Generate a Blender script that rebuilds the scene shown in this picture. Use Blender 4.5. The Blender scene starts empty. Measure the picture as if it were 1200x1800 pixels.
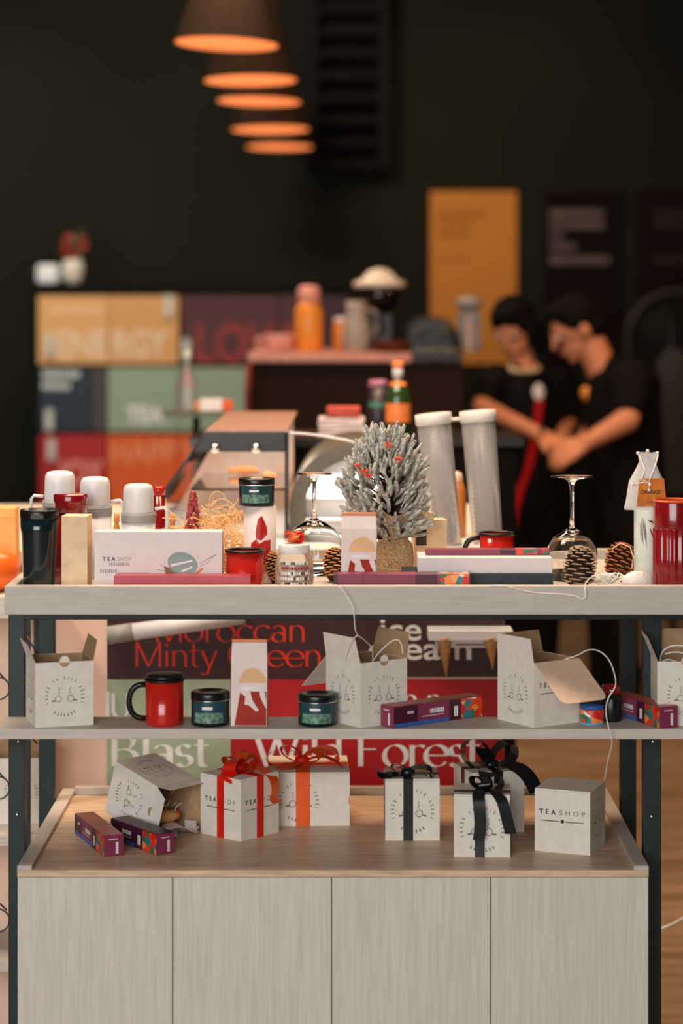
import bpy, math, random
from mathutils import Vector, Matrix, Euler
random.seed(7)
S = bpy.context.scene
COL = S.collection
PI = math.pi
R = math.radians

# ---------------------------------------------------------------- camera
CZ = 1.55                                   # eye height; camera stands at y = -4
cam_d = bpy.data.cameras.new('camera'); cam = bpy.data.objects.new('camera', cam_d); COL.objects.link(cam)
cam.location = (0, -4, CZ); cam.rotation_euler = (PI/2, 0, 0)
cam_d.sensor_fit = 'VERTICAL'; cam_d.sensor_height = 36; cam_d.lens = 80
cam_d.shift_y = -0.2; cam_d.shift_x = -10/1800
cam_d.clip_end = 60
cam_d.dof.use_dof = True; cam_d.dof.focus_distance = 4.25; cam_d.dof.aperture_fstop = 2.15
S.camera = cam
S.view_settings.view_transform = 'Standard'; S.view_settings.look = 'None'
S.view_settings.gamma = 1; S.view_settings.exposure = 0.0
S.view_settings.use_curve_mapping = False

# ---------------------------------------------------------------- world, lamps of the room and added fill lights
w = bpy.data.worlds.new('world'); S.world = w; w.use_nodes = True
w.node_tree.nodes['Background'].inputs[0].default_value = (1.0, 0.93, 0.84, 1)
w.node_tree.nodes['Background'].inputs[1].default_value = 0.035

def area(name, loc, target, sx, sy, power, col):
    l = bpy.data.lights.new(name, 'AREA'); l.shape = 'RECTANGLE'; l.size = sx; l.size_y = sy
    l.energy = power; l.color = col
    o = bpy.data.objects.new(name, l); COL.objects.link(o); o.location = loc
    o.rotation_euler = (Vector(target)-Vector(loc)).to_track_quat('-Z', 'Y').to_euler()
    return o
def spot(name, loc, target, power, col, ang=90, rad=0.1):
    l = bpy.data.lights.new(name, 'SPOT'); l.energy = power; l.color = col; l.spot_size = R(ang); l.spot_blend = 0.7
    l.shadow_soft_size = rad
    o = bpy.data.objects.new(name, l); COL.objects.link(o); o.location = loc
    o.rotation_euler = (Vector(target)-Vector(loc)).to_track_quat('-Z', 'Y').to_euler()
    return o
area('shopfront_daylight', (-1.6, -6.0, 2.2), (0.0, 0.2, 0.85), 4.0, 2.8, 262, (1.0, 0.985, 0.97))
area('ceiling_light_table', (-0.1, 0.22, 3.2), (0, 0.55, 0.8), 1.6, 0.3, 40, (1.0, 0.76, 0.56))
area('ceiling_light_behind', (0.0, 1.75, 3.1), (0, 0.4, 0.6), 1.8, 0.4, 72, (1.0, 0.66, 0.40))
area('counter_fill', (-1.0, 0.1, 3.3), (-0.6, 0.9, 0.5), 0.8, 0.6, 30, (1.0, 0.80, 0.66))  # unseen fill added to brighten the counter front
spot('downlight_staff', (2.0, 3.2, 3.6), (1.0, 4.5, 1.1), 105, (1.0, 0.46, 0.16), 60, .12)
spot('downlight_floor', (0.9, 2.6, 3.6), (1.0, 3.2, 0.0), 190, (1.0, 0.66, 0.40), 80, .2)
spot('downlight_menu', (0.7, 6.4, 3.9), (0.75, 8.4, 1.95), 60, (1.0, 0.66, 0.34), 60, .1)
area('downlight_cabinet', (-1.0, 5.2, 3.7), (-1.1, 7.6, 1.2), 0.8, 0.5, 66, (1.0, 0.86, 0.72))
spot('counter_fill_left', (-1.7, -.2, 2.8), (-.62, .86, .66), 95, (1.0, .86, .74), 30, .08)  # extra spot added to lift the peach counter front at the left
spot('wall_fill_left', (-2.9, 6.6, 3.9), (-2.3, 8.5, 1.5), 120, (.92, 1.0, .86), 70, .2)  # added spot that lightens the left part of the back wall
spot('downlight_bar', (-0.25, 3.2, 3.4), (0.0, 4.6, 1.35), 45, (1.0, 0.72, 0.50), 60, .12)

# ---------------------------------------------------------------- helpers
def lin(c):
    c = c/255
    return c/12.92 if c <= 0.04045 else ((c+0.055)/1.055)**2.4
def col3(rgb, k=1.0): return tuple(min(0.92, lin(v)*k) for v in rgb)
MATS = {}
def mat(name, rgb, rough=0.6, k=1.0, metal=0, var=0.06, scale=40, emit=None, es=0, trans=0, ior=1.45, bump=0, stretch=None, coat=0, alpha=1, rgb2=None):
    if name in MATS: return MATS[name]
    m = bpy.data.materials.new(name); m.use_nodes = True; MATS[name] = m
    nt = m.node_tree; b = nt.nodes['Principled BSDF']
    c = col3(rgb, k)
    b.inputs['Roughness'].default_value = rough; b.inputs['Metallic'].default_value = metal
    b.inputs['IOR'].default_value = ior
    if rough >= .6 and not trans: b.inputs['Specular IOR Level'].default_value = .12
    tc = nt.nodes.new('ShaderNodeTexCoord'); mp = nt.nodes.new('ShaderNodeMapping'); nz = nt.nodes.new('ShaderNodeTexNoise')
    nt.links.new(tc.outputs['Object'], mp.inputs[0]); nt.links.new(mp.outputs[0], nz.inputs['Vector'])
    nz.inputs['Scale'].default_value = scale; nz.inputs['Detail'].default_value = 4
    if stretch: mp.inputs['Scale'].default_value = stretch
    mx = nt.nodes.new('ShaderNodeMix'); mx.data_type = 'RGBA'
    c2 = col3(rgb2, k) if rgb2 else tuple(v*(1-2*var) for v in c)
    c1 = c if rgb2 else tuple(min(.95, v*(1+2*var)) for v in c)
    mx.inputs[6].default_value = (*c1, 1); mx.inputs[7].default_value = (*c2, 1)
    rp = nt.nodes.new('ShaderNodeMapRange'); rp.inputs[1].default_value = .3; rp.inputs[2].default_value = .7
    nt.links.new(nz.outputs['Fac'], rp.inputs[0]); nt.links.new(rp.outputs[0], mx.inputs[0])
    nt.links.new(mx.outputs[2], b.inputs['Base Color'])
    if bump:
        bp = nt.nodes.new('ShaderNodeBump'); bp.inputs['Strength'].default_value = bump; bp.inputs['Distance'].default_value = .002
        nt.links.new(nz.outputs['Fac'], bp.inputs['Height']); nt.links.new(bp.outputs[0], b.inputs['Normal'])
    if trans: b.inputs['Transmission Weight'].default_value = trans
    if coat: b.inputs['Coat Weight'].default_value = coat
    if alpha < 1: b.inputs['Alpha'].default_value = alpha
    if emit:
        b.inputs['Emission Color'].default_value = (*[lin(v) for v in emit], 1); b.inputs['Emission Strength'].default_value = es
    return m

def floral(name):
    m = bpy.data.materials.new(name); m.use_nodes = True; nt = m.node_tree; b = nt.nodes['Principled BSDF']
    tc = nt.nodes.new('ShaderNodeTexCoord'); v = nt.nodes.new('ShaderNodeTexVoronoi'); v.inputs['Scale'].default_value = 75
    nt.links.new(tc.outputs['Object'], v.inputs['Vector'])
    sp = nt.nodes.new('ShaderNodeSeparateColor'); nt.links.new(v.outputs['Color'], sp.inputs[0])
    cr = nt.nodes.new('ShaderNodeValToRGB'); cr.color_ramp.interpolation = 'CONSTANT'
    cols = [(0, (200, 60, 30)), (.22, (225, 120, 60)), (.4, (30, 110, 120)), (.55, (60, 95, 60)), (.68, (190, 30, 30)), (.82, (225, 215, 200)), (.92, (230, 150, 90))]
    e = cr.color_ramp.elements
    e[0].position = 0; e[0].color = (*col3(cols[0][1], 1.3), 1); e[1].position = cols[1][0]; e[1].color = (*col3(cols[1][1], 1.3), 1)
    for p, c in cols[2:]:
        n = e.new(p); n.color = (*col3(c, 1.3), 1)
    nt.links.new(sp.outputs[0], cr.inputs[0]); nt.links.new(cr.outputs[0], b.inputs['Base Color']); b.inputs['Roughness'].default_value = .4
    return m
FLORAL = floral('floral_print')

K = 1.45
CARD = mat('grey_card', (186, 180, 171), .75, 1.62, scale=60, var=.03)
CARDIN = mat('brown_card', (150, 122, 92), .8, K, scale=60, var=.05)
FLAPIN = mat('pale_card_inside', (202, 172, 148), .8, K, scale=60, var=.03)
INK = mat('ink', (60, 54, 48), .7, 1)
STAMP = mat('stamp_ink', (122, 114, 104), .75, 1)
BLACK = mat('black_satin', (20, 20, 20), .35, 1)
STEELDK = mat('dark_green_steel', (14, 34, 36), .45, 1.1, var=.1)
RED = mat('red_enamel', (178, 30, 20), .22, 1.25, coat=.5, var=.03)
DKRED = mat('dark_red_gloss', (120, 12, 20), .2, 1.25, coat=.6, var=.03)
WHITE = mat('white_plastic', (205, 205, 205), .35, 1.2, var=.02)
GREYBAND = mat('grey_band', (140, 140, 138), .5, 1.3)
MAROON = mat('maroon', (110, 40, 70), .45, 1.3)
PURPLE = mat('plum_print', (122, 46, 72), .4, 1.2)
DPURPLE = mat('dark_plum_print', (62, 20, 42), .4, 1.3)
BLUE = mat('blue_print', (45, 85, 150), .4, 1.3)
ORANGEP = mat('orange_print', (215, 85, 40), .4, 1.3)
PALEP = mat('pale_print', (225, 205, 205), .5, 1.4)
CREAM = mat('cream_card', (205, 178, 145), .6, 1.4)
WHITECARD = mat('white_card', (212, 203, 200), .5, 1.2, var=.02)
TWINE = mat('twine', (205, 180, 145), .8, 1.3)
CABLE = mat('white_cable', (225, 215, 200), .5, 1.4)
KRAFT = mat('kraft_paper', (190, 140, 90), .8, 1.3)
TIN = mat('black_tin', (18, 22, 24), .3, 1)
TEAL = mat('teal_label', (28, 62, 70), .4, 1.3)
LEAFP = mat('leaf_print', (120, 160, 135), .5, 1.2, rgb2=(30, 70, 60), scale=160)
SILVER = mat('silver', (200, 200, 200), .25, 1.2, metal=1)
GLASS = mat('clear_glass', (245, 245, 245), .02, 1.2, trans=1, ior=1.45, var=0)
FROST = mat('frosted_acrylic', (235, 238, 236), .18, 1.3, trans=.82, ior=1.15, var=0)
RREDRIB = mat('red_satin_ribbon', (190, 28, 16), .35, 1.35, var=.08)
ORRIB = mat('orange_satin_ribbon', (225, 80, 14), .35, 1.35, var=.08)
BKRIB = mat('black_satin_ribbon', (14, 20, 25), .3, 1.2, coat=.2)
SKIN = mat('skin', (196, 128, 92), .55, 1.0, var=.04)
HAIR = mat('black_hair', (14, 11, 9), .75, 1)
CLOTH = mat('black_cloth', (15, 13, 13), .85, 1)
SCALE_DK = mat('pinecone_brown', (62, 42, 30), .7, 1.1)
SCALE_TIP = mat('pinecone_tip', (170, 150, 125), .8, 1.1)
BURLAP = mat('burlap', (186, 156, 120), .9, 1.2, scale=300, var=.25, bump=.6)
WOODH = mat('light_oak_horizontal', (188, 180, 169), .5, 1.2, scale=12, stretch=(1.0, 16, 16), rgb2=(174, 165, 155))
WOODV = mat('light_oak_vertical', (192, 185, 176), .55, 1.34, scale=12, stretch=(16, 16, .8), rgb2=(177, 170, 162))
PEACH = mat('peach_panel', (232, 186, 166), .55, 1.3, var=.02, scale=3)

class MB:
    def __init__(s): s.v = []; s.f = []; s.fm = []; s.sm = []; s.mats = []; s.M = Matrix.Identity(4)
    def mi(s, m):
        if m not in s.mats: s.mats.append(m)
        return s.mats.index(m)
    def add(s, vs, fs, m, smooth=False):
        o = len(s.v); s.v += [s.M @ Vector(p) for p in vs]; k = s.mi(m)
        for f in fs: s.f.append([o+i for i in f]); s.fm.append(k); s.sm.append(smooth)
        return s
    def box(s, c, d, m, rot=None):
        x, y, z = d[0]/2, d[1]/2, d[2]/2
        q = Euler(rot).to_matrix() if rot else Matrix.Identity(3)
        vs = [Vector(c)+q@Vector((a*x, b*y, e*z)) for a in (-1, 1) for b in (-1, 1) for e in (-1, 1)]
        return s.add(vs, [(0, 1, 3, 2), (4, 6, 7, 5), (0, 4, 5, 1), (2, 3, 7, 6), (0, 2, 6, 4), (1, 5, 7, 3)], m)
    def b2(s, lo, hi, m):                      # box from corner to corner
        return s.box([(a+b)/2 for a, b in zip(lo, hi)], [b-a for a, b in zip(lo, hi)], m)
    def lathe(s, prof, m, c=(0, 0, 0), n=40, smooth=True, axis=None):
        vs = []; fs = []
        q = axis.to_track_quat('Z', 'Y').to_matrix() if axis else Matrix.Identity(3)
        for r, z in prof:
            for i in range(n):
                a = 2*PI*i/n; vs.append(Vector(c)+q@Vector((r*math.cos(a), r*math.sin(a), z)))
        for j in range(len(prof)-1):
            for i in range(n):
                fs.append((j*n+i, j*n+(i+1) % n, (j+1)*n+(i+1) % n, (j+1)*n+i))
        if prof[0][0] > 1e-5: fs.append(tuple(range(n))[::-1])
        if prof[-1][0] > 1e-5: fs.append(tuple((len(prof)-1)*n+i for i in range(n)))
        return s.add(vs, fs, m, smooth)
    def open_lathe(s, prof, m, c=(0, 0, 0), n=40):
        vs = [Vector(c)+Vector((r*math.cos(2*PI*i/n), r*math.sin(2*PI*i/n), z)) for r, z in prof for i in range(n)]
        fs = [(j*n+i, j*n+(i+1) % n, (j+1)*n+(i+1) % n, (j+1)*n+i) for j in range(len(prof)-1) for i in range(n)]
        return s.add(vs, fs, m, True)
    def tube(s, pts, rad, m, n=8, closed=False, smooth=True):
        pts = [Vector(p) for p in pts]; k = len(pts); vs = []; fs = []
        rs = rad if isinstance(rad, (list, tuple)) else [rad]*k
        up = Vector((0.13, 0.21, 1)).normalized()
        for i, p in enumerate(pts):
            t = (pts[(i+1) % k]-pts[i-1]) if closed else (pts[min(i+1, k-1)]-pts[max(i-1, 0)])
            if t.length < 1e-9: t = Vector((0, 0, 1))
            t.normalize(); a = t.cross(up)
            if a.length < 1e-3: a = t.cross(Vector((1, 0, 0)))
            a.normalize(); b = t.cross(a); up = -b if False else up
            for j in range(n):
                an = 2*PI*j/n; vs.append(p+(a*math.cos(an)+b*math.sin(an))*rs[i])
        for i in range(k if closed else k-1):
            for j in range(n):
                i2 = (i+1) % k; fs.append((i*n+j, i*n+(j+1) % n, i2*n+(j+1) % n, i2*n+j))
        if not closed: fs += [tuple(range(n))[::-1], tuple((k-1)*n+j for j in range(n))]
        return s.add(vs, fs, m, smooth)
    def ball(s, c, r, m, n=16, q=None):
        r = r if isinstance(r, (list, tuple)) else (r, r, r); vs = []; fs = []; h = n//2
        q = q or Matrix.Identity(3)
        for j in range(h+1):
            for i in range(n):
                a = 2*PI*i/n; b = PI*j/h
                vs.append(Vector(c)+q@Vector((r[0]*math.sin(b)*math.cos(a), r[1]*math.sin(b)*math.sin(a), r[2]*math.cos(b))))
        for j in range(h):
            for i in range(n): fs.append((j*n+i, (j+1)*n+i, (j+1)*n+(i+1) % n, j*n+(i+1) % n))
        return s.add(vs, fs, m, True)
    def prism(s, pts, axis, lo, hi, m):         # polygon in the two other axes, extruded along axis
        n = len(pts); vs = []
        for e in (lo, hi):
            for p in pts:
                v = list(p); v.insert(axis, e); vs.append(v)
        fs = [tuple(range(n)), tuple(range(2*n-1, n-1, -1))]+[(i, n+i, n+(i+1) % n, (i+1) % n) for i in range(n)]
        return s.add(vs, fs, m)
    def slab(s, pts, th, m, m2=None):           # planar 3D polygon with thickness, back side m2
        pts = [Vector(p) for p in pts]; n = len(pts)
        nr = (pts[1]-pts[0]).cross(pts[2]-pts[0]).normalized()*th
        s.add(pts, [tuple(range(n))], m); s.add([p-nr for p in pts], [tuple(range(n))[::-1]], m2 or m)
        s.add(pts+[p-nr for p in pts], [(i, n+i, n+(i+1) % n, (i+1) % n) for i in range(n)], m2 or m)
        return s
    def strip(s, pts, wd, w, m, th=.0006, smooth=True):   # ribbon along pts, width direction wd (vector or list), width w (value or list)
        k = len(pts); vs = []; fs = []
        pts = [Vector(p) for p in pts]
        for i, p in enumerate(pts):
            d = Vector(wd[i] if isinstance(wd, list) else wd).normalized(); ww = w[i] if isinstance(w, list) else w
            t = pts[min(i+1, k-1)]-pts[max(i-1, 0)]
            nn = t.cross(d); nn = nn.normalized()*th if nn.length > 1e-9 else Vector((0, 0, th))
            vs += [p-d*ww/2, p+d*ww/2, p+d*ww/2+nn, p-d*ww/2+nn]
        for j in range(4):
            e = [(vs[i*4+j], vs[i*4+(j+1) % 4]) for i in range(k)]
            s.add([p for q in e for p in q], [(2*i, 2*i+1, 2*i+3, 2*i+2) for i in range(k-1)], m, smooth)
        return s.add(vs[:4]+vs[-4:], [(3, 2, 1, 0), (4, 5, 6, 7)], m)
    def build(s, name, parent=None, loc=(0, 0, 0), rz=0, bevel=0, sub=0, remesh=0, seg=2):
        me = bpy.data.meshes.new(name); me.from_pydata(s.v, [], s.f)
        for m in s.mats: me.materials.append(m)
        me.polygons.foreach_set('material_index', s.fm); me.polygons.foreach_set('use_smooth', s.sm); me.update()
        o = bpy.data.objects.new(name, me); COL.objects.link(o); o.location = loc; o.rotation_euler = (0, 0, rz)
        if parent: o.parent = parent
        if remesh:
            r = o.modifiers.new('fuse', 'REMESH'); r.mode = 'VOXEL'; r.voxel_size = remesh; r.use_smooth_shade = True
            q = o.modifiers.new('smooth', 'SMOOTH'); q.iterations = 3; q.factor = .5
        if bevel:
            b = o.modifiers.new('bevel', 'BEVEL'); b.width = bevel; b.segments = seg; b.limit_method = 'ANGLE'; b.angle_limit = R(50)
        if sub:
            q = o.modifiers.new('sub', 'SUBSURF'); q.levels = sub; q.render_levels = sub
        return o

def tag(o, label, cat, group=None, kind=None):
    o['label'] = label; o['category'] = cat
    if group: o['group'] = group
    if kind: o['kind'] = kind
    return o
def thing(name, label, cat, loc=(0, 0, 0), rz=0, group=None):
    o = bpy.data.objects.new(name, None); COL.objects.link(o); o.empty_display_size = .05
    o.location = loc; o.rotation_euler = (0, 0, rz)
    return tag(o, label, cat, group)
def struct(o): o['kind'] = 'structure'; return o
def X(px, D): return (px-610)*D/4000        # world x of a column seen at distance D
def Z(py, D): return CZ+(540-py)*D/4000     # world height of a row seen at distance D
def P(px, py, D): return Vector((X(px, D), D-4, Z(py, D)))
def base(px, D, z): return (X(px, D), D-4, z)
def copy_thing(root, loc, rz, label, group=None):
    r = root.copy(); COL.objects.link(r); r.location = loc; r.rotation_euler = (0, 0, rz); r['label'] = label
    if group: r['group'] = group
    for ch in [c for c in bpy.data.objects if c.parent == root]:
        c = ch.copy(); COL.objects.link(c); c.parent = r
        for g in [x for x in bpy.data.objects if x.parent == ch]:
            d = g.copy(); COL.objects.link(d); d.parent = c
    return r

# lettering -------------------------------------------------------
def text_geo(txt, size, bold=0.0, spacing=1.0):
    cu = bpy.data.curves.new('t', 'FONT'); cu.body = txt; cu.size = size; cu.offset = bold*size; cu.space_character = spacing
    cu.align_x = 'LEFT'
    ob = bpy.data.objects.new('t', cu); COL.objects.link(ob)
    dg = bpy.context.evaluated_depsgraph_get(); dg.update()
    me = bpy.data.meshes.new_from_object(ob.evaluated_get(dg))
    vs = [v.co.copy() for v in me.vertices]; fs = [tuple(p.vertices) for p in me.polygons]
    bpy.data.objects.remove(ob); bpy.data.curves.remove(cu); bpy.data.meshes.remove(me)
    return vs, fs
def put_text(mb, txt, o, ux, uz, height, m, width=None, bold=0.0, lift=.0004, spacing=1.0):
    """letters standing on baseline o, running along ux, upright along uz; height = capital height"""
    vs, fs = text_geo(txt, 1.0, bold, spacing)
    x0 = min(v.x for v in vs); x1 = max(v.x for v in vs); y1 = 0.72
    sx = (width/(x1-x0)) if width else height/y1
    sy = height/y1; o = Vector(o); ux = Vector(ux).normalized(); uz = Vector(uz).normalized(); nr = ux.cross(uz)*lift
    mb.add([o+ux*((v.x-x0)*sx)+uz*(v.y*sy)+nr for v in vs], fs, m)
def arc(cx, cy, rx, ry, a0, a1, n=16): return [(cx+rx*math.cos(R(a0+(a1-a0)*i/n)), cy+ry*math.sin(R(a0+(a1-a0)*i/n))) for i in range(n+1)]
XH = .64
SER = {
 'M': (.95, [[(.08, 0), (.08, 1)], [(.08, 1), (.47, .02)], [(.47, .02), (.84, 1)], [(.84, 0), (.84, 1)]]),
 'o': (.66, [arc(.33, XH/2, .28, XH/2, 90, 450, 28)]),
 'c': (.56, [arc(.33, XH/2, .28, XH/2, 45, 320, 22)]),
 'e': (.62, [arc(.33, XH/2, .28, XH/2, 0, 325, 24), [(.05, XH*.52), (.6, XH*.52)]]),
 'r': (.40, [[(.1, 0), (.1, XH)], arc(.29, XH*.7, .19, XH*.28, 180, 50, 10)]),
 'a': (.58, [[(.46, 0), (.46, XH*.7)], arc(.27, XH*.7, .19, XH*.3, 0, 150, 10), arc(.27, XH*.28, .2, XH*.28, 30, 330, 18)]),
 'n': (.60, [[(.1, 0), (.1, XH)], arc(.3, XH*.62, .2, XH*.38, 180, 0, 12), [(.5, XH*.62), (.5, 0)]]),
 'i': (.24, [[(.12, 0), (.12, XH)], [(.12, .82), (.12, .92)]]),
 'l': (.24, [[(.12, 0), (.12, 1.05)]]),
 't': (.40, [[(.16, .9), (.16, .14)], arc(.3, .14, .14, .14, 180, 290, 8), [(0, XH), (.36, XH)]]),
 'y': (.56, [[(.04, XH), (.27, .0)], [(.52, XH), (.2, -.3)], arc(.12, -.26, .07, .05, -20, -200, 8)]),
 's': (.46, [arc(.22, XH*.75, .15, XH*.25, 30, 250, 12)+arc(.22, XH*.26, .17, XH*.26, 80, -150, 14)]),
 'd': (.62, [[(.5, 0), (.5, 1.05)], arc(.28, XH/2, .22, XH/2, 20, 340, 22)]),
 'G': (.86, [arc(.44, .5, .4, .5, 50, 340, 26), [(.8, .1), (.8, .42)], [(.55, .42), (.86, .42)]]),
 'B': (.74, [[(.1, 0), (.1, 1)], arc(.3, .75, .25, .25, 90, -90, 12), arc(.3, .26, .33, .26, 90, -90, 12), [(.1, 1), (.3, 1)], [(.1, .5), (.32, .5)], [(.1, 0), (.32, 0)]]),
 'W': (1.2, [[(.05, 1), (.34, 0)], [(.34, 0), (.6, .95)], [(.56, 1), (.86, 0)], [(.86, 0), (1.14, 1)]]),
 'F': (.66, [[(.1, 0), (.1, 1)], [(.1, 1), (.6, 1)], [(.1, .52), (.5, .52)]]),
 'U': (.8, [[(.1, 1), (.1, .35)], arc(.4, .35, .3, .35, 180, 360, 14), [(.7, .35), (.7, 1)]]),
 ' ': (.34, []),
}
def serif(mb, txt, o, ux, uz, cap, m, width=None, lift=.0005, thick=.115):
    tot = sum(SER[c][0] for c in txt); sx = (width/tot) if width else cap
    o = Vector(o); ux = Vector(ux).normalized(); uz = Vector(uz).normalized(); nr = ux.cross(uz); x = 0; li = 0
    for c in txt:
        for st in SER[c][1]:
            li += 1; k = len(st); vs = []; fs = []
            for i, p in enumerate(st):
                a = st[max(i-1, 0)]; b = st[min(i+1, k-1)]; t = Vector((b[0]-a[0], b[1]-a[1])).normalized()
                wd = .02+(thick-.02)*abs(t.y*math.cos(R(18))-t.x*math.sin(R(18)))**1.5
                n2 = Vector((-t.y, t.x))*wd/2
                for sg in (-1, 1):
                    q = (p[0]+n2.x*sg+x, p[1]+n2.y*sg)
                    vs.append(o+ux*q[0]*sx+uz*q[1]*cap+nr*(lift+.00003*(li % 5)))
            for i in range(k-1): fs.append((2*i, 2*i+1, 2*i+3, 2*i+2))
            mb.add(vs, fs, m)
        x += SER[c][0]

UX = Vector((1, 0, 0)); UZ = Vector((0, 0, 1))
def logo(mb, c, ux, uz, r, m=None):
    """round stamp: ticks of tiny lettering around two little steaming cups"""
    m = m or STAMP; c = Vector(c); ux = Vector(ux).normalized(); uz = Vector(uz).normalized(); nr = ux.cross(uz)*.0003
    def q(a, b, wd):
        a = Vector(a); b = Vector(b); t = (b-a).normalized(); n2 = Vector((-t.y, t.x))*wd/2
        mb.add([c+ux*p.x*r+uz*p.y*r+nr for p in (a-n2, a+n2, b+n2, b-n2)], [(0, 1, 2, 3)], m)
    rnd = random.Random(3)
    for i in range(19):
        a = R(200-i*220/18)
        if i in (5, 8, 13): continue
        u = Vector((math.cos(a), math.sin(a))); tn = Vector((-u.y, u.x))
        j = rnd.random()
        q(u*.93, u*1.07, .035)
        if j > .3: q(u*.93+tn*.04, u*.93-tn*.05, .03)
        if j > .6: q(u*1.06+tn*.05, u*1.06-tn*.04, .03)
    for i in range(7):
        a = R(-122+i*64/6); u = Vector((math.cos(a), math.sin(a))); tn = Vector((-u.y, u.x))
        q(u*.9, u*1.06, .045); q(u*1.05+tn*.05, u*1.05-tn*.03, .04)
    for sg in (-1, 1):
        pts = arc(.33*sg, -.12, .17, .17, 0, 360, 14)
        for i in range(14): q(pts[i], pts[i+1], .035)
        q((.5*sg, -.22), (.68*sg, -.24), .08)
        st = [(.24*sg, .12), (.33*sg, .25), (.26*sg, .38), (.36*sg, .5)]
        for i in range(3): q(st[i], st[i+1], .03)

def stamp_text(mb, c, ux, uz, wd):
    """TEASHOP with the thin rule under it, centred on c"""
    c = Vector(c); ux = Vector(ux).normalized(); uz = Vector(uz).normalized()
    put_text(mb, 'TEA', c-ux*wd*.5, ux, uz, wd*.105, INK, width=wd*.36, bold=.02, spacing=1.75)
    put_text(mb, 'SHOP', c-ux*wd*.06, ux, uz, wd*.105, STAMP, width=wd*.54, bold=-.004, spacing=1.6)
    nr = ux.cross(uz)*.0003
    for a, b, t in ((-.46, -.06, .016), (.06, .46, .016)):
        mb.add([c+ux*a*wd+uz*(-.14*wd)+nr, c+ux*b*wd+uz*(-.14*wd)+nr, c+ux*b*wd+uz*(-.14+t)*wd+nr, c+ux*a*wd+uz*(-.14+t)*wd+nr], [(0, 1, 2, 3)], INK)
    pts = arc(0, -.13, .04, .04, 0, 360, 10)
    mb.add([c+ux*x*wd+uz*z*wd+nr for x, z in pts[:-1]], [tuple(range(10))], INK)

# ================================================================ THE ROOM
mb = MB(); mb.b2((-6, -7.5, -.1), (6, 9.2, 0), mat('brown_floor', (150, 124, 99), .5, 1.15, scale=3, stretch=(.9, 4.5, 1), rgb2=(104, 82, 62)))
struct(mb.build('floor'))
mb = MB(); mb.b2((-6, 8.5, 0), (6, 8.7, 4.3), mat('dark_olive_paint', (30, 30, 19), .7, 1.0, scale=1.2, var=.08)); struct(mb.build('wall_back'))
mb = MB(); mb.b2((5, -7.5, 0), (5.2, 8.5, 4.3), mat('dark_paint', (22, 20, 18), .8, 1.0)); struct(mb.build('wall_right'))
mb = MB(); mb.b2((-6, -.5, 4.3), (6, 8.7, 4.45), mat('dark_ceiling', (26, 25, 22), .9, 1.0)); struct(mb.build('ceiling'))

# ================================================================ DISPLAY TABLE (frame, top tray, ledge)
T = thing('display_table', 'large light oak display table on a dark green steel frame', 'display table', (0, .13, 0))
XL, XR = X(8, 4.0), .84
TOPZ, TFL = 1.0595, 1.04
oy = -.13
mb = MB(); y0, y1 = 0.0+oy, .63+oy
mb.b2((XL, y0, TOPZ-.05), (XR, y0+.02, TOPZ), WOODH); mb.b2((XL, y1-.02, TOPZ-.05), (XR, y1, TOPZ), WOODH)
mb.b2((XL, y0+.02, TOPZ-.05), (XL+.016, y1-.02, TOPZ), WOODH); mb.b2((XR-.016, y0+.02, TOPZ-.05), (XR, y1-.02, TOPZ), WOODH)
mb.b2((XL+.016, y0+.02, TOPZ-.05), (XR-.016, y1-.02, TFL), WOODH)
mb.build('tray_top', T, bevel=.0012)
LX0, LX1 = -.6145, -.585; RX0, RX1 = X(1131, 4.13), X(1162, 4.13)
for nm, xa, xb, ya, yb in (('leg', LX0, LX1, .13, .16), ('leg', RX0, RX1, .13, .16), ('leg', X(68, 4.52), X(95, 4.52), .52, .55), ('leg', X(1091, 4.52), X(1118, 4.52), .52, .55)):
    mb = MB(); mb.b2((xa, ya+oy, .0), (xb, yb+oy, TOPZ-.0505), STEELDK); mb.build(nm, T, bevel=.001)
mb = MB(); mb.b2((LX0, .1305+oy, TOPZ-.077), (XR-.02, .1595+oy, TOPZ-.0503), STEELDK); mb.build('rail', T, bevel=.001)
mb = MB(); mb.b2((LX0, .5205+oy, TOPZ-.077), (XR-.02, .5495+oy, TOPZ-.0503), STEELDK); mb.build('rail', T, bevel=.001)
for xx, yy, zz in ((X(32, 4.13), .1295, Z(1303, 4.13)), (X(30, 4.13), .1295, Z(1432, 4.13)), (X(1147, 4.13), .1295, Z(1303, 4.13)), (X(1145, 4.13), .1295, Z(1435, 4.13))):
    mb = MB(); mb.lathe([(.0001, 0), (.003, .0005), (.0038, .002), (.0038, .003)], SILVER, (xx, yy+oy-.002, zz), 12, axis=Vector((0, 1, 0))); mb.build('bolt', T)
SHZ = .807
mb = MB(); mb.b2((-.70, .008+oy, SHZ-.018), (.84, .1285+oy, SHZ), WOODH); mb.build('shelf', T, bevel=.001)

# ================================================================ CABINET with tray top
C = thing('storage_cabinet', 'low light oak cabinet with four doors under the display table', 'cabinet', (-.025, .3, 0))
CX0, CX1 = X(30, 4.0)+.0, X(1140, 4.0); cxo, cyo = .025, -.3
CT, CF = .568, .560
WOODT = mat('light_oak_tray', (190, 166, 138), .38, 1.55, scale=12, stretch=(1.2, 12, 12), rgb2=(152, 132, 110))
mb = MB()
def cb(lo, hi, m): mb.b2((lo[0]+cxo, lo[1]+cyo, lo[2]), (hi[0]+cxo, hi[1]+cyo, hi[2]), m)
cb((CX0, .0, .548), (CX1, .645, CF), WOODT)
cb((CX0, .0, CF), (CX0+.026, .645, CT), WOODH); cb((CX1-.026, 0, CF), (CX1, .645, CT), WOODH)
cb((CX0+.026, .62, CF), (CX1-.026, .645, CT+.006), WOODH)
mb.build('tray_top', C, bevel=.001)
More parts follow.
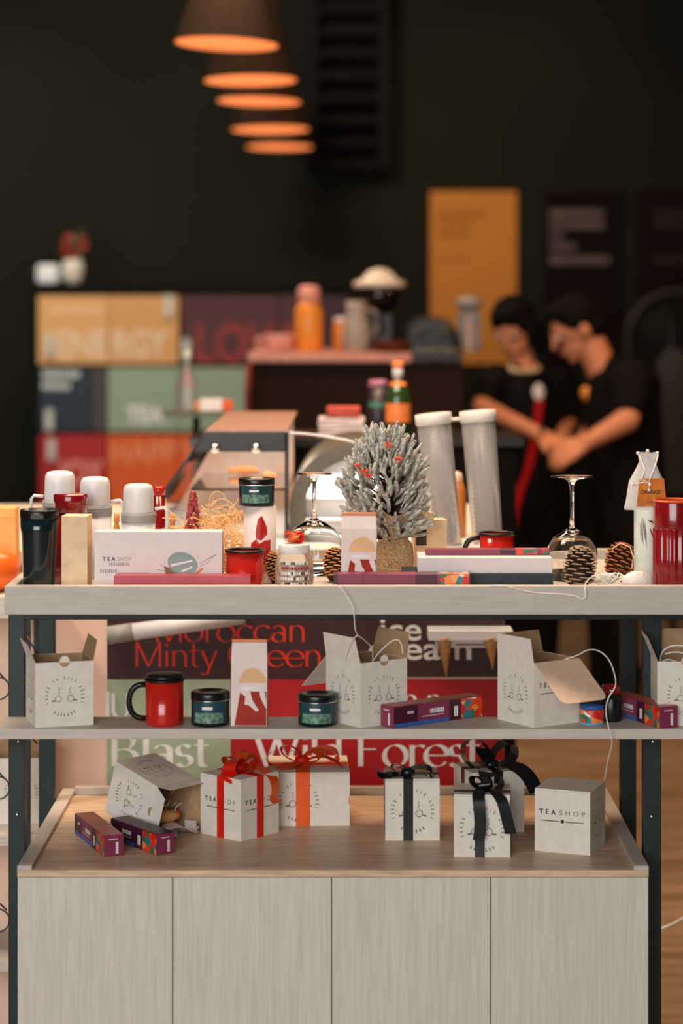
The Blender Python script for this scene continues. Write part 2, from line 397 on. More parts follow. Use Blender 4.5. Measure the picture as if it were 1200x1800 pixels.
mb = MB(); cb((CX0+.002, .02, .06), (CX1-.002, .64, .548), WOODV); cb((CX0+.02, .05, 0), (CX1-.02, .6, .06), BLACK); mb.build('body', C)
seams = [30, 303.5, 582.5, 862, 1140]
for i in range(4):
    mb = MB(); cb((X(seams[i], 4)+.001, 0.0, .065), (X(seams[i+1], 4)-.001, .018, .5475), WOODV); mb.build('door', C, bevel=.0008)

# ================================================================ BOXES
BW, BH = .104, .114
def box_faces(mb, wd, dp, h, front=None, left=None, right=None):
    if front: front(mb, Vector((0, -dp/2, h/2)), UX, UZ)
    if left: left(mb, Vector((-wd/2, 0, h/2)), Vector((0, -1, 0)), UZ)
    if right: right(mb, Vector((wd/2, 0, h/2)), Vector((0, 1, 0)), UZ)
LG = lambda mb, c, u, z: logo(mb, c-UZ*.004, u, z, .033)
TX = lambda mb, c, u, z: stamp_text(mb, c+UZ*.012, u, z, .082)
def open_box(label, loc, rz, flaps, front=LG, left=LG, right=LG, wd=BW, dp=BW, h=BH, rot=None, tab=True, group='open grey card boxes'):
    t = thing('open_box', label, 'box', loc, rz, group)
    if rot is not None: t.rotation_euler = rot.to_euler()
    th = .0016; mb = MB()
    mb.b2((-wd/2, -dp/2, 0), (wd/2, dp/2, th), CARD)
    for s in (-1, 1):
        # outer grey skin and inner brown skin
        mb.b2((s*wd/2-(th/2 if s > 0 else 0), -dp/2, th), (s*wd/2+(th/2 if s < 0 else 0), dp/2, h), CARD)
        mb.b2((s*(wd/2-th/2)-(th/2 if s > 0 else 0), -dp/2+th, th), (s*(wd/2-th/2)+(th/2 if s < 0 else 0), dp/2-th, h-.0005), CARDIN)
        mb.b2((-wd/2+th/2, s*dp/2-(th/2 if s > 0 else 0), th), (wd/2-th/2, s*dp/2+(th/2 if s < 0 else 0), h), CARD)
        mb.b2((-wd/2+th, s*(dp/2-th/2)-(th/2 if s > 0 else 0), th), (wd/2-th, s*(dp/2-th/2)+(th/2 if s < 0 else 0), h-.0005), CARDIN)
    box_faces(mb, wd, dp, h, front, left, right)
    if tab:
        pts = [(x, z) for x, z in arc(0, h-.004, .009, .009, 200, -20, 12)]
        mb.add([(x, -dp/2-.0008, z+.006) for x, z in pts], [tuple(range(len(pts)))], CARD)
        mb.add([(x, -dp/2-.0004, z+.002) for x, z in arc(0, h-.002, .0095, .009, 180, 360, 12)], [tuple(range(13))], CARDIN)
    mb.build('body', t)
    corners = [(-wd/2, -dp/2), (wd/2, -dp/2), (wd/2, dp/2), (-wd/2, dp/2)]
    outn = [Vector((0, -1, 0)), Vector((1, 0, 0)), Vector((0, 1, 0)), Vector((-1, 0, 0))]
    for side, ang, ln, tap, rd in flaps:
        a = Vector((*corners[side], h)); b = Vector((*corners[(side+1) % 4], h)); e = (b-a)
        d = outn[side]*math.sin(R(ang))+UZ*math.cos(R(ang)); q = e.normalized()
        pts = [a, b]
        if rd:
            for i in range(6): th_ = R(90*i/5); pts.append(b+d*(ln-rd+rd*math.sin(th_))-q*(tap*1.0+rd*(1-math.cos(th_))))
            for i in range(6): th_ = R(90-90*i/5); pts.append(a+d*(ln-rd+rd*math.sin(th_))+q*(tap*1.0+rd*(1-math.cos(th_))))
        else: pts += [b+d*ln-q*tap, a+d*ln+q*tap]
        m = MB(); m.slab(pts, .001, CARD, CARDIN if ang < 80 else FLAPIN); m.build('flap', t)
    return t
def corner_loc(px, D, z, rz, wd=BW, dp=BW, c=(-1, -1)):
    """centre of a box whose given bottom corner is seen at column px, distance D"""
    v = Euler((0, 0, rz)).to_matrix() @ Vector((c[0]*wd/2, c[1]*dp/2, 0))
    return (X(px, D)-v.x, D-4-v.y, z)

open_box('open grey card box at the left end of the middle shelf, cup stamp facing out', corner_loc(62, 4.02, SHZ, R(17)), R(17),
         [(3, 22, .036, .012, 0), (1, 14, .036, .010, 0)])
open_box('open grey card box mid shelf with a wide brown flap folded out to its left', corner_loc(633, 4.018, SHZ, R(36)), R(36),
         [(3, 12, .046, .004, 0), (2, 130, .100, .0, 0), (1, 12, .046, .006, 0)])
open_box('open grey card box with its big pale front flap folded out over its right face', corner_loc(938, 4.018, SHZ, R(34)), R(34),
         [(3, 6, .043, .004, 0), (0, 128, .100, .0, .014), (2, 4, .04, .008, 0)], front=TX, tab=False)
open_box('open grey card box at the right edge of the shelf with coiled wire in it', corner_loc(1155, 4.04, SHZ, 0), 0,
         [(3, 22, .046, .010, 0), (2, 6, .044, .008, 0), (1, 12, .046, .01, 0)])
open_box('open grey card box on the neighbouring rack behind the left steel leg', (X(38, 4.75), .75+.02, .478), R(4),
         [(2, -4, .044, .004, 0), (1, 16, .03, .012, 0)], wd=.125, dp=.104, h=.137)
# tipped box
a = R(40); tp = R(17); zdir = Vector((math.cos(a)*math.cos(tp), -math.sin(a)*math.cos(tp), -math.sin(tp))); ydir = Vector((math.sin(a), math.cos(a), 0)); xdir = ydir.cross(zdir)
rotm = Matrix((xdir, ydir, zdir)).transposed()
tipc = Vector((X(266, 4.235), .232, 0))           # nearest corner column
tl = tipc-zdir*BH+ydir*BW/2; tl.z = CF+.001+BH*math.sin(tp)+BW/2*math.cos(tp)
open_box('open grey card box tipped on its side, paper filling spilling out', tl, 0,
         [(0, 6, .028, .012, 0), (2, 14, .050, .004, 0), (3, 8, .028, .01, 0), (1, 16, .03, .006, 0)], rot=rotm)
# filling of the tipped box
mb = MB(); rnd = random.Random(5)
for i in range(46):
    tipc.z = tl.z-BH*math.sin(tp)+.0; p = tipc+ydir*(BW*(.15+.7*rnd.random()))-zdir*(.01+.07*rnd.random())+Vector((0, 0, -.04+.05*rnd.random()))
    pts = []; d = Vector((rnd.uniform(-1, 1), rnd.uniform(-1, 1), rnd.uniform(-.3, .6))).normalized()*.009
    for k in range(5): pts.append(p.copy()); p = p+d; d = (d+Vector((rnd.uniform(-1, 1), rnd.uniform(-1, 1), rnd.uniform(-.8, .8)))*.005)
    for q in pts: q.z = max(q.z, CF+.006); q.z = min(q.z, CF+.085)
    mb.strip(pts, (rnd.uniform(-1, 1), rnd.uniform(-1, 1), .4), .003, rnd.choice([WHITECARD, TWINE, TWINE, CARD]))
tag(mb.build('paper_filling'), 'crinkled pale paper filling inside the tipped grey box', 'paper filling', kind='stuff')
mb = MB(); c0 = tipc+ydir*.052+zdir*.012; c0.z = CF+.004
for j in range(5):
    pts = [c0+ydir*(-.036+.014*k)+zdir*(.014*math.sin(k*1.2+j)+.006*j-.01)+Vector((0, 0, .0035*j+.004*math.sin(k*2+j)+.003)) for k in range(6)]
    mb.strip(pts, zdir+Vector((0, 0, .1*j)), .03, WHITECARD, th=.0008)
tag(mb.build('tissue_paper'), 'crumpled white tissue paper spilling from the tipped grey box', 'tissue paper')
mb = MB(); mb.ball((0, 0, .012), (.03, .018, .012), KRAFT); mb.ball((.02, .004, .012), (.014, .012, .010), ORANGEP)
tag(mb.build('dried_fruit', None, tuple(c0-zdir*.032+Vector((0, 0, .006))), R(20)), 'orange dried fruit slice bag lying in the mouth of the tipped box', 'dried fruit')

# closed gift boxes -------------------------------------------------
def bow(parent, m, m2, z, sc, loops, tails, cx=0, cy=0, wd=.018, name='bow'):
    wd = wd*1.25
    mb = MB()
    for i, (ang, L, H, lean) in enumerate(loops):
        d = Vector((math.cos(R(ang)), math.sin(R(ang)), 0)); pd = Vector((-d.y, d.x, 0)); pts = []; ws = []; wds = []
        for k in range(17):
            t = k/16
            pts.append(Vector((cx, cy, z+.006))+d*(L*sc*(1-math.cos(2*PI*t))/2)+UZ*(H*sc*math.sin(2*PI*t)*.5+lean*sc*math.sin(PI*t))+pd*.004*math.sin(2*PI*t))
            ws.append(wd*(.4+.6*math.sin(PI*t)**.6)); wds.append((pd+UZ*.25*math.sin(PI*t)).normalized())
        mb.strip(pts, wds, ws, m if i % 2 == 0 else m2)
    for i, (pl, wdir) in enumerate(tails):
        n = len(pl); P_ = []
        for k in range(n-1):
            for s in range(4):
                t = s/4; P_.append(Vector(pl[k]).lerp(Vector(pl[k+1]), t))
        P_.append(Vector(pl[-1]))
        for _ in range(3): P_ = [P_[0]]+[(P_[k-1]+P_[k]*2+P_[k+1])/4 for k in range(1, len(P_)-1)]+[P_[-1]]
        mb.strip([p+Vector((cx, cy, z)) for p in P_], wdir, [wd*(.5+.5*min(1, k/5)) for k in range(len(P_))], m2 if i % 2 == 0 else m)
    mb.ball((cx, cy, z+.009), (wd*.48, wd*.42, .009), m)
    return mb.build(name, parent)
def gift_box(label, loc, rz, wd, dp, h, rib, rib2, straps, front=None, left=None, right=None, group=None, rw=.018):
    t = thing('gift_box', label, 'gift box', loc, rz, group); mb = MB()
    mb.b2((-wd/2, -dp/2, 0), (wd/2, dp/2, h-.0035), CARD)
    mb.b2((-wd/2, -dp/2+.0015, h-.0033), (wd/2, dp/2, h), CARD)       # tuck-in lid
    mb.b2((-wd/2+.001, -dp/2+.0018, h-.0036), (wd/2-.001, dp/2-.001, h-.0032), CARDIN)
    box_faces(mb, wd, dp, h, front, left, right); mb.build('body', t, bevel=.0006)
    e = .0008
    for kind, off in straps:
        mb = MB()
        if kind == 'y':      # band over front, top and back, at x = off
            mb.b2((off-rw/2, -dp/2-e, 0), (off+rw/2, -dp/2, h), rib); mb.b2((off-rw/2, dp/2, 0), (off+rw/2, dp/2+e, h), rib); mb.b2((off-rw/2, -dp/2-e, h), (off+rw/2, dp/2+e, h+e), rib)
        else:                # band over left side, top and right side, at y = off
            mb.b2((-wd/2-e, off-rw/2, 0), (-wd/2, off+rw/2, h), rib); mb.b2((wd/2, off-rw/2, 0), (wd/2+e, off+rw/2, h), rib); mb.b2((-wd/2-e, off-rw/2, h), (wd/2+e, off+rw/2, h+e+.0002), rib)
        mb.build('ribbon', t, bevel=.0003)
    return t
rz = R(49)
SMALLTX = lambda mb, c, u, z: stamp_text(mb, c+UZ*.008, u, z, .080)
g = gift_box('small grey gift box standing on its corner, tied with red ribbon and bow', corner_loc(423, 4.215, CF, rz, BW, BW), rz, BW, BW, BH, RREDRIB, ORRIB,
             [('y', 0), ('x', 0)], front=SMALLTX, left=SMALLTX, group='ribboned gift boxes on the cabinet')
bow(g, RREDRIB, ORRIB, BH, 1, [(200, .05, .03, .012), (15, .05, .034, .012), (285, .032, .02, .01), (110, .032, .022, .014)],
    [([(0, 0, .006), (.02, -.03, .010), (.033, -.056, -.006), (.036, -.060, -.03), (.028, -.058, -.046), (.040, -.060, -.056)], (1, .2, 0)),
     ([(0, 0, .006), (-.03, -.006, .006), (-.05, -.012, .003), (-.058, -.02, -.006)], (0, 1, .2))], wd=.023)
W2, D2, H2 = .155, .165, .102
g = gift_box('wide low grey gift box with broad orange-red ribbon, behind the corner-on one', (X(612, 4.342)-W2/2, .342+D2/2, CF), R(2), W2, D2, H2, ORRIB, RREDRIB,
             [('y', -.012), ('x', 0)], front=lambda mb, c, u, z: logo(mb, c-u*.02-UZ*.004, u, z, .036), group='ribboned gift boxes on the cabinet', rw=.027)
bow(g, RREDRIB, ORRIB, H2, 1.15, [(185, .06, .032, .006), (5, .062, .028, .008), (170, .036, .024, .018), (-30, .036, .02, .012)],
    [([(0, 0, .006), (-.02, -.03, .006), (-.04, -.06, .003)], (1, -.3, 0)),
     ([(0, 0, .006), (.04, -.0, .018), (.075, -.03, .006), (.086, -.055, -.02), (.088, -.075, -.06)], (0, 1, 0))], cx=-.012, wd=.024)
g = gift_box('square grey gift box with flat black bow, alone before the red poster', (X(724, 4.222), .222+BW/2, CF), R(1), .101, .101, BH, BKRIB, BKRIB,
             [('y', -.008), ('x', 0)], front=lambda mb, c, u, z: logo(mb, c-UZ*.002, u, z, .038), group='ribboned gift boxes on the cabinet')
bow(g, BKRIB, BKRIB, BH, 1, [(184, .050, .024, .004), (0, .046, .022, .002), (170, .030, .018, .012)],
    [([(0, 0, .006), (-.03, -.01, .008), (-.055, -.014, .003), (-.062, -.016, .03)], (0, 1, .2))], cx=-.008, cy=-.03, wd=.022)
g = gift_box('grey gift box with long black bow tails hanging down its front', corner_loc(796, 4.098, CF, R(-4), BW, BW), R(-4), .101, .1, .112, BKRIB, BKRIB,
             [('y', -.004), ('x', -.02)], front=lambda mb, c, u, z: logo(mb, c-UZ*.006, u, z, .038), group='ribboned gift boxes on the cabinet')
bow(g, BKRIB, BKRIB, .112, .8, [(150, .036, .03, .01), (20, .04, .034, .014), (90, .03, .03, .02), (265, .03, .02, .01)],
    [([(0, 0, .008), (-.014, -.04, .006), (-.012, -.052, -.01), (-.008, -.053, -.05), (-.012, -.054, -.078)], (1, .1, 0)),
     ([(0, 0, .008), (.018, -.04, .006), (.032, -.052, -.01), (.040, -.053, -.045), (.046, -.054, -.066)], (1, .15, 0))], cx=.006, cy=-.01, wd=.017)
rz = R(17)
g = gift_box('grey gift box with high looping black bow, standing at the back', corner_loc(830, 4.265, CF, rz, BW, BW), rz, BW, BW, .116, BKRIB, BKRIB,
             [('x', 0), ('y', 0)], group='ribboned gift boxes on the cabinet')
bow(g, BKRIB, BKRIB, .116, 1.1, [(178, .052, .05, .03), (8, .046, .034, .026), (100, .03, .02, .02)],
    [([(0, 0, .01), (.035, -.03, .012), (.055, -.053, -.006), (.068, -.058, -.036)], (1, .3, .3))], cx=-.002, cy=-.02, wd=.025)
rz = R(21)
t = thing('gift_box', 'closed grey card box without ribbon, shop name facing out', 'gift box', corner_loc(1037, 4.112, CF, rz-R(0), BW, BW, (1, -1)), -0.0)
rz2 = R(-21.5); t.location = corner_loc(1037, 4.108, CF, rz2, BW, BW, (1, -1)); t.rotation_euler = (0, 0, rz2)
mb = MB(); mb.b2((-BW/2, -BW/2, 0), (BW/2, BW/2, BH-.003), CARD); mb.b2((-BW/2, -BW/2+.001, BH-.0028), (BW/2, BW/2, BH), CARD)
mb.b2((-.012, -BW/2+.0, BH-.0005), (.012, -BW/2+.012, BH+.0007), CARD)
stamp_text(mb, (0, -BW/2, BH*.60), UX, UZ, .088); logo(mb, (BW/2, 0, BH*.52), Vector((0, 1, 0)), UZ, .034); mb.build('body', t, bevel=.0006)
t['group'] = 'ribboned gift boxes on the cabinet'; del t['group']

# plum chocolate boxes ------------------------------------------------
TOPSHEEN = mat('top_sheen_orange', (165, 85, 70), .35, 1.2)
def plum_box(label, near, rz, L=.2, wd=.037, h=.038, dark=False, group='long plum printed boxes', flat=False, far=False):
    t = tag(None or bpy.data.objects.new('slim_box', None), label, 'slim box', group); COL.objects.link(t); t.location = near; t.rotation_euler = (0, 0, rz)
    mb = MB(); side = DPURPLE if dark else PURPLE
    mb.b2((-wd/2, 0, 0), (wd/2, L, h), DPURPLE if dark else PURPLE); e = .0003
    for s in (-1, 1):
        x = s*(wd/2+e); O = lambda y, z: (x, y, z)
        def rect(y0, y1, z0, z1, m, k=1):
            if far: y0, y1 = L-y1, L-y0
            mb.add([(s*(wd/2+e*k), y0, z0), (s*(wd/2+e*k), y1, z0), (s*(wd/2+e*k), y1, z1), (s*(wd/2+e*k), y0, z1)], [(0, 1, 2, 3) if s > 0 else (3, 2, 1, 0)], m)
        rect(0.001, .05, .001, h-.001, FLORAL)
        rect(.05, .078, .001, h-.001, DPURPLE); rect(.078, L-.001, .001, h*.2, BLUE)
        rect(.078, .15, h*.2, h-.001, PURPLE if not dark else DPURPLE); rect(.15, L-.001, h*.2, h-.001, DPURPLE)
        u = Vector((0, s, 0))
        def tx(y, z, n, hh):   # rows of tiny illegible print
            q = random.Random(n)
            yy = y
            for k in range(n):
                l = q.uniform(.0022, .004); rect(yy, yy+l, z, z+hh, PALEP, 2); yy += l+.0012
        tx(.09, h*.5, 8, .008); tx(.09, h*.38, 12, .0014); tx(.058, h*.2, 2, .018); tx(.16, h*.6, 4, .005)
    # near end: plum with a white vertical word
    def rf(x0, x1, z0, z1, m, k=1): mb.add([(x0, -e*k, z0), (x1, -e*k, z0), (x1, -e*k, z1), (x0, -e*k, z1)], [(0, 1, 2, 3)], m)
    rf(-wd/2+.0005, wd/2-.0005, .0005, h-.0005, PURPLE)
    for k in range(5): rf(.0035, .0085, .005+k*.0042, .0086+k*.0042, PALEP, 2)
    for k in range(5): rf(-.009+k*.0035, -.0068+k*.0035, h-.008, h-.0062, PALEP, 2)
    # top: orange sheen of warm light painted on as colour, then floral end
    mb.add([(-wd/2+.0005, .001, h+e), (wd/2-.0005, .001, h+e), (wd/2-.0005, L-.001, h+e), (-wd/2+.0005, L-.001, h+e)], [(0, 1, 2, 3)], TOPSHEEN if not dark else DPURPLE)
    mb.build('carton', t, bevel=.0008)
    return t
plum_box('slim plum box at an angle on the middle shelf, in front of the red poster', base(680, 4.024, SHZ), R(-53), L=.205, far=True)
plum_box('slim plum box on the middle shelf at the right, end with floral print facing out', base(1175, 4.018, SHZ), R(24), L=.17)
plum_box('slim plum box nearest the left edge of the cabinet tray', base(200, 4.103, CF), R(22))
plum_box('darker slim plum box leaning its end by the tipped card box', base(291, 4.118, CF), R(36), L=.165, dark=True)
def flat_box(label, x0, x1, D, h, dp, m, ends=None, group=None, z=TFL):
    wd = (x1-x0)*D/4000; t = tag(bpy.data.objects.new('slim_box', None), label, 'slim box', group); COL.objects.link(t); t.location = (X((x0+x1)/2, D), D-4, z)
    mb = MB(); mb.b2((-wd/2, 0, 0), (wd/2, dp, h), m)
    for a, b, mm in ends or []:
        for q in ((-.0003, 0),):
            mb.b2((-wd/2+a*wd, -.0003, .001), (-wd/2+b*wd, .001, h-.001), mm)
            mb.b2((-wd/2+a*wd, .001, h-.0005), (-wd/2+b*wd, dp-.001, h+.0003), mm)
    mb.build('carton', t, bevel=.0008); return t
ROSE = mat('rose_print', (165, 60, 75), .35, 1.3)
flat_box('slim rose red box lying along the front of the table before the white carton', 200, 440, 4.05, .032, .036, ROSE)
flat_box('slim plum box with floral end lying at the table’s front edge below the small tree', 586, 826, 4.05, .035, .036, PURPLE, [(.0, .03, DPURPLE), (.22, .34, PURPLE), (.6, .76, DPURPLE), (.78, .99, FLORAL)])
fb = flat_box('flat dark teal box at the bottom of the small pile before the wine glass', 708, 972, 4.09, .030, .12, mat('dark_teal_card', (20, 36, 44), .5, 1.2))
fb2 = flat_box('flat white box on the dark teal box, thin plum lid strip on it', 735, 970, 4.10, .028, .10, WHITECARD, z=TFL+.0305)
flat_box('slim plum box with floral end on top of the white flat box', 748, 966, 4.14, .010, .03, PURPLE, [(.6, .72, DPURPLE), (.73, .9, FLORAL), (.94, .99, FLORAL)], z=TFL+.059)

# ================================================================ MUGS, TINS, BAGS
def mug(label, px, D, z, wpx, ytop, hand=180, lid=False, handmat=None, group='red enamel mugs'):
    r = wpx*D/8000; h = Z(ytop, D)-z
    t = thing('mug', label, 'mug', (X(px, D), D-4, z), 0, group)
    mb = MB(); mb.lathe([(.0001, .001), (r*.94, 0), (r*.98, .003), (r, .01), (r, h-.004)], RED, n=48)
    mb.open_lathe([(r*.95, h-.002), (r*.95, .01), (.0001, .008)], BLACK if handmat else RED, n=48); mb.build('body', t)
    mb = MB(); mb.tube([(r*.985*math.cos(2*PI*i/48), r*.985*math.sin(2*PI*i/48), h-.002) for i in range(48)], .0028, BLACK, closed=True); mb.build('rim', t)
    mb = MB(); hp = []
    for k in range(15):
        a = PI*(k/14)-PI/2; hp.append(Vector((r*.97+.030*math.cos(a)**.7 if math.cos(a) > 0 else r*.97, 0, h*.5+math.sin(a)*h*.37)))
    q = Euler((0, 0, R(hand))).to_matrix(); mb.tube([q@p for p in hp], .0052, BLACK, n=10); mb.build('handle', t)
    if lid:
        mb = MB(); mb.lathe([(r*.95, h), (r*.97, h+.004), (r*.9, h+.008), (r*.5, h+.009), (.0001, h+.009)], BLACK); mb.build('lid', t)
    return t
mug('red mug with black handle and black lid on the middle shelf', 289, 4.056, SHZ, 67, 1192, 183, True, True)
mug('red mug with black rim beside the white carton, handle turned away', 430, 4.115, TFL, 66, 966, 80, False, True)
mug('red mug with black handle standing behind the flat box pile', 872, 4.42, TFL, 60, 936, 186, False, True)

def tin(label, px, D, z, wpx, ytop, group='black tea tins with leafy labels', rz=0):
    r = wpx*D/8000; h = Z(ytop, D)-z; t = thing('tea_tin', label, 'tea tin', (X(px, D), D-4, z), rz, group)
    mb = MB(); mb.lathe([(r*.93, 0), (r*.97, .002), (r*.97, h*.8)], TIN)
    for (a0, a1, z0, z1, m, k) in ((-150, -30, h*.1, h*.74, TEAL, 1.0), (-140, -45, h*.12, h*.42, LEAFP, 1.004), (-112, -80, h*.52, h*.6, PALEP, 1.006)):
        n = 16; vs = []; rr = r*.972*k
        for i in range(n+1):
            a = R(a0+(a1-a0)*i/n); vs += [(rr*math.cos(a), rr*math.sin(a), z0), (rr*math.cos(a), rr*math.sin(a), z1)]
        mb.add(vs, [(2*i, 2*i+2, 2*i+3, 2*i+1) for i in range(n)], m, True)
    mb.build('body', t)
    mb = MB(); mb.lathe([(r*.99, h*.77), (r, h*.79), (r, h*.94), (r*.97, h*.985), (r*.9, h), (r*.55, h), (r*.5, h-.002), (.0001, h-.002)], TIN); mb.build('lid', t)
    mb = MB(); mb.tube([(r*.995*math.cos(2*PI*i/40), r*.995*math.sin(2*PI*i/40), h*.765) for i in range(40)], .0009, SILVER, n=6, closed=True); mb.build('seam_ring', t)
    return t
tin('black tea tin with leafy teal label beside the lidded red mug', 369.5, 4.055, SHZ, 69, 1214)
tin('black tea tin with leafy teal label standing before the open box with the wide flap', 557.5, 4.055, SHZ, 69, 1218)
BAGRED = mat('brick_print', (150, 50, 38), .6, 1.25); TANP = mat('tan_print', (205, 165, 125), .6, 1.3)
def paper_bag(label, px, D, z, wpx, ytop, rz=0, lean=0, group='printed paper tea bags'):
    wd = wpx*D/4000; h = Z(ytop, D)-z; dp = wd*.55; t = thing('tea_bag', label, 'tea bag', (X(px, D), D-4, z), rz, group)
    mb = MB(); vs = [(-wd/2, -dp/2, 0), (wd/2, -dp/2, 0), (wd/2, dp/2, 0), (-wd/2, dp/2, 0), (-wd/2, -dp*.3, h*.8), (wd/2, -dp*.3, h*.8), (wd/2, dp*.3, h*.8), (-wd/2, dp*.3, h*.8), (-wd*.48, -.003, h), (wd*.48, -.003, h), (wd*.48, .003, h), (-wd*.48, .003, h)]
    mb.add(vs, [(3, 2, 1, 0), (0, 1, 5, 4), (1, 2, 6, 5), (2, 3, 7, 6), (3, 0, 4, 7), (4, 5, 9, 8), (5, 6, 10, 9), (6, 7, 11, 10), (7, 4, 8, 11), (8, 9, 10, 11)], PAPER)
    def f(x, zz, lift=.0006):     # point on the front face
        y = -dp/2+(dp*.2)*(zz/(h*.8)) if zz < h*.8 else -dp*.3+(dp*.3-.003)*((zz-h*.8)/(h*.2))
        return (x, y-lift, zz)
    # tan sun, brick lower half with a white running figure
    pts = arc(wd*.1, h*.5, wd*.38, wd*.42, 0, 180, 16); pts = [(min(x, wd*.48), zz) for x, zz in pts]
    mb.add([f(x, zz) for x, zz in pts], [tuple(range(len(pts)))], TANP)
    mb.add([f(-wd*.4, .001), f(wd*.5-.001, .001), f(wd*.5-.001, h*.4), f(-wd*.24, h*.4)], [(0, 1, 2, 3)], BAGRED)
    fig = [(-.26, .45), (-.1, .5), (.02, .42), (.1, .3), (.28, .18), (.2, .17), (.0, .24), (-.12, .25), (-.1, .34), (-.26, .4)]
    mb.add([f(x*wd, zz*h, .001) for x, zz in fig], [tuple(range(len(fig)))], PAPER)
    fig = [(.3, .42), (.42, .44), (.48, .3), (.48, .2), (.38, .28), (.3, .36)]
    mb.add([f(x*wd, zz*h, .001) for x, zz in fig], [tuple(range(len(fig)))], PAPER)
    q = random.Random(2); x = -wd*.2
    for k in range(8):
        l = wd*.05; mb.add([f(x, h*.425, .0012), f(x+l, h*.425, .0012), f(x+l, h*.46, .0012), f(x, h*.46, .0012)], [(0, 1, 2, 3)], INK if False else PALEP); x += l*1.3
    mb.build('body', t)
    mb = MB(); mb.b2((-wd*.49, -.0045, h*.965), (wd*.49, .0045, h+.001), mat('copper_foil', (205, 120, 70), .35, 1.2)); mb.build('top_fold', t, bevel=.001)
    return t
PAPER = mat('white_paper', (212, 198, 192), .65, 1.25, var=.02)
paper_bag('tall printed tea bag standing in the middle of the shelf between the tins', 438.5, 4.055, SHZ, 63, 1124, R(-2))
paper_bag('printed tea bag on the table before the little frosted tree', 631, 4.12, TFL, 62, 902, R(-3))
# tin standing on a printed canister
D = 4.22
t = thing('tea_canister', 'tall pale canister with a red bird print under the black tin', 'canister', (X(457, D), D-4, TFL), 0)
r = 57*D/8000; hc = Z(888, D)-TFL
mb = MB(); mb.lathe([(r*.98, 0), (r, .002), (r, hc-.001), (.0001, hc)], PAPER)
def curved(mb, pts, r, m, k=1.01, zs=0):
    xa = min(p[0] for p in pts); xb = max(p[0] for p in pts); n = 24; prev = None
    for i in range(n+1):
        x = xa+(xb-xa)*(.001+.998*i/n); zz = []
        for a_, b_ in zip(pts, pts[1:]+pts[:1]):
            if (a_[0]-x)*(b_[0]-x) < 0: zz.append(a_[1]+(b_[1]-a_[1])*(x-a_[0])/(b_[0]-a_[0]))
        if len(zz) < 2: prev = None; continue
        cur = [(r*k*math.sin(x/r), -r*k*math.cos(x/r), zs+z) for z in (min(zz), max(zz))]
        if prev: mb.add([prev[0], cur[0], cur[1], prev[1]], [(0, 1, 2, 3)], m, True)
        prev = cur
z0 = Z(985, D)-TFL
for fig in ([(-.55, .30), (-.2, .36), (.0, .30), (.3, .34), (.75, .35), (.7, .1), (.2, .02), (-.3, .05), (-.65, .1)], [(-.25, .45), (-.1, .62), (.15, .66), (.45, .52), (.5, .42), (.1, .34), (-.2, .36)]):
    curved(mb, [(x*r, (z+.22)*hc) for x, z in fig], r, RED, 1.006)
mb.build('body', t)
mb = MB(); mb.lathe([(r*1.015, 0.0), (r*1.02, .002), (r*1.02, .016), (r*1.0, .018)], KRAFT, (0, 0, z0-.02)); mb.build('foot_band', t)
tin('black tea tin with leafy label stacked on the pale canister, highest tin', 451, D, TFL+hc+.0005, 64, 840)

# tumbler -----------------------------------------------------------
D = 4.1; r = 34*D/4000
t = thing('travel_tumbler', 'black travel tumbler with dark teal sheen at the left end of the table', 'tumbler', base(69, D, TFL)); h = Z(895, D)-TFL
TUM = mat('black_teal_lacquer', (14, 30, 34), .18, 1.2, coat=.6)
mb = MB(); mb.lathe([(r*.80, 0), (r*.82, .003), (r*.93, h*.70), (r*.96, h*.74), (r*.98, h*.9)], TUM, n=48); mb.build('body', t)
mb = MB(); mb.lathe([(r*.99, h*.885), (r, h*.9), (r, h*.97), (r*.97, h), (r*.9, h), (r*.86, h*.97), (.0001, h*.965)], BLACK, n=48); mb.b2((-.01, -r*1.01, h*.9), (.012, -r*.96, h*.95), BLACK); mb.build('lid', t)
# red canisters
t = thing('tea_canister', 'plain dark red canister with orange lit lid behind the black tumbler', 'canister', base(124, 4.2, TFL)); h = Z(868, 4.2)-TFL; r = 29*4.2/4000
mb = MB(); mb.lathe([(r*.97, 0), (r, .002), (r, h*.79)], DKRED); mb.build('body', t)
mb = MB(); mb.lathe([(r*1.02, h*.8), (r*1.03, h*.985), (r*.98, h), (.0001, h)], DKRED); mb.build('lid', t)
t = thing('tea_canister', 'dark red ribbed canister at the right end of the table', 'canister', base(1186, 4.1, TFL)); h = Z(880, 4.1)-TFL; r = 38*4.1/4000
mb = MB(); n = 216; prof = [(.96, 0), (1, .003), (1, h*.69), (.97, h*.70)]; vs = []
for k, z in prof:
    for i in range(n):
        a = 2*PI*i/n; rr = r*k*(1+.03*math.cos(a*18)); vs.append((rr*math.cos(a), rr*math.sin(a), z))
mb.add(vs, [(j*n+i, j*n+(i+1) % n, (j+1)*n+(i+1) % n, (j+1)*n+i) for j in range(3) for i in range(n)]+[tuple(range(n))[::-1], tuple(3*n+i for i in range(n))], DKRED, True); mb.build('body', t)
mb = MB(); mb.lathe([(r*.99, h*.70), (r*1.0, h*.72), (r*1.0, h*.985), (r*.97, h), (.0001, h)], DKRED, n=48); mb.build('lid', t)
mb = MB(); mb.tube([(r*.98*math.cos(2*PI*i/40), r*.98*math.sin(2*PI*i/40), h+.0005) for i in range(40)], .0018, mat('lit_rim_orange', (220, 90, 35), .4, 1.2), closed=True); mb.build('rim', t)  # warm overhead light on the lid's rim, painted as an orange ring
t = thing('tea_canister', 'slim dark red canister behind the third thermos', 'canister', base(279, 4.36, TFL)); h = Z(855, 4.36)-TFL; r = 11*4.36/4000
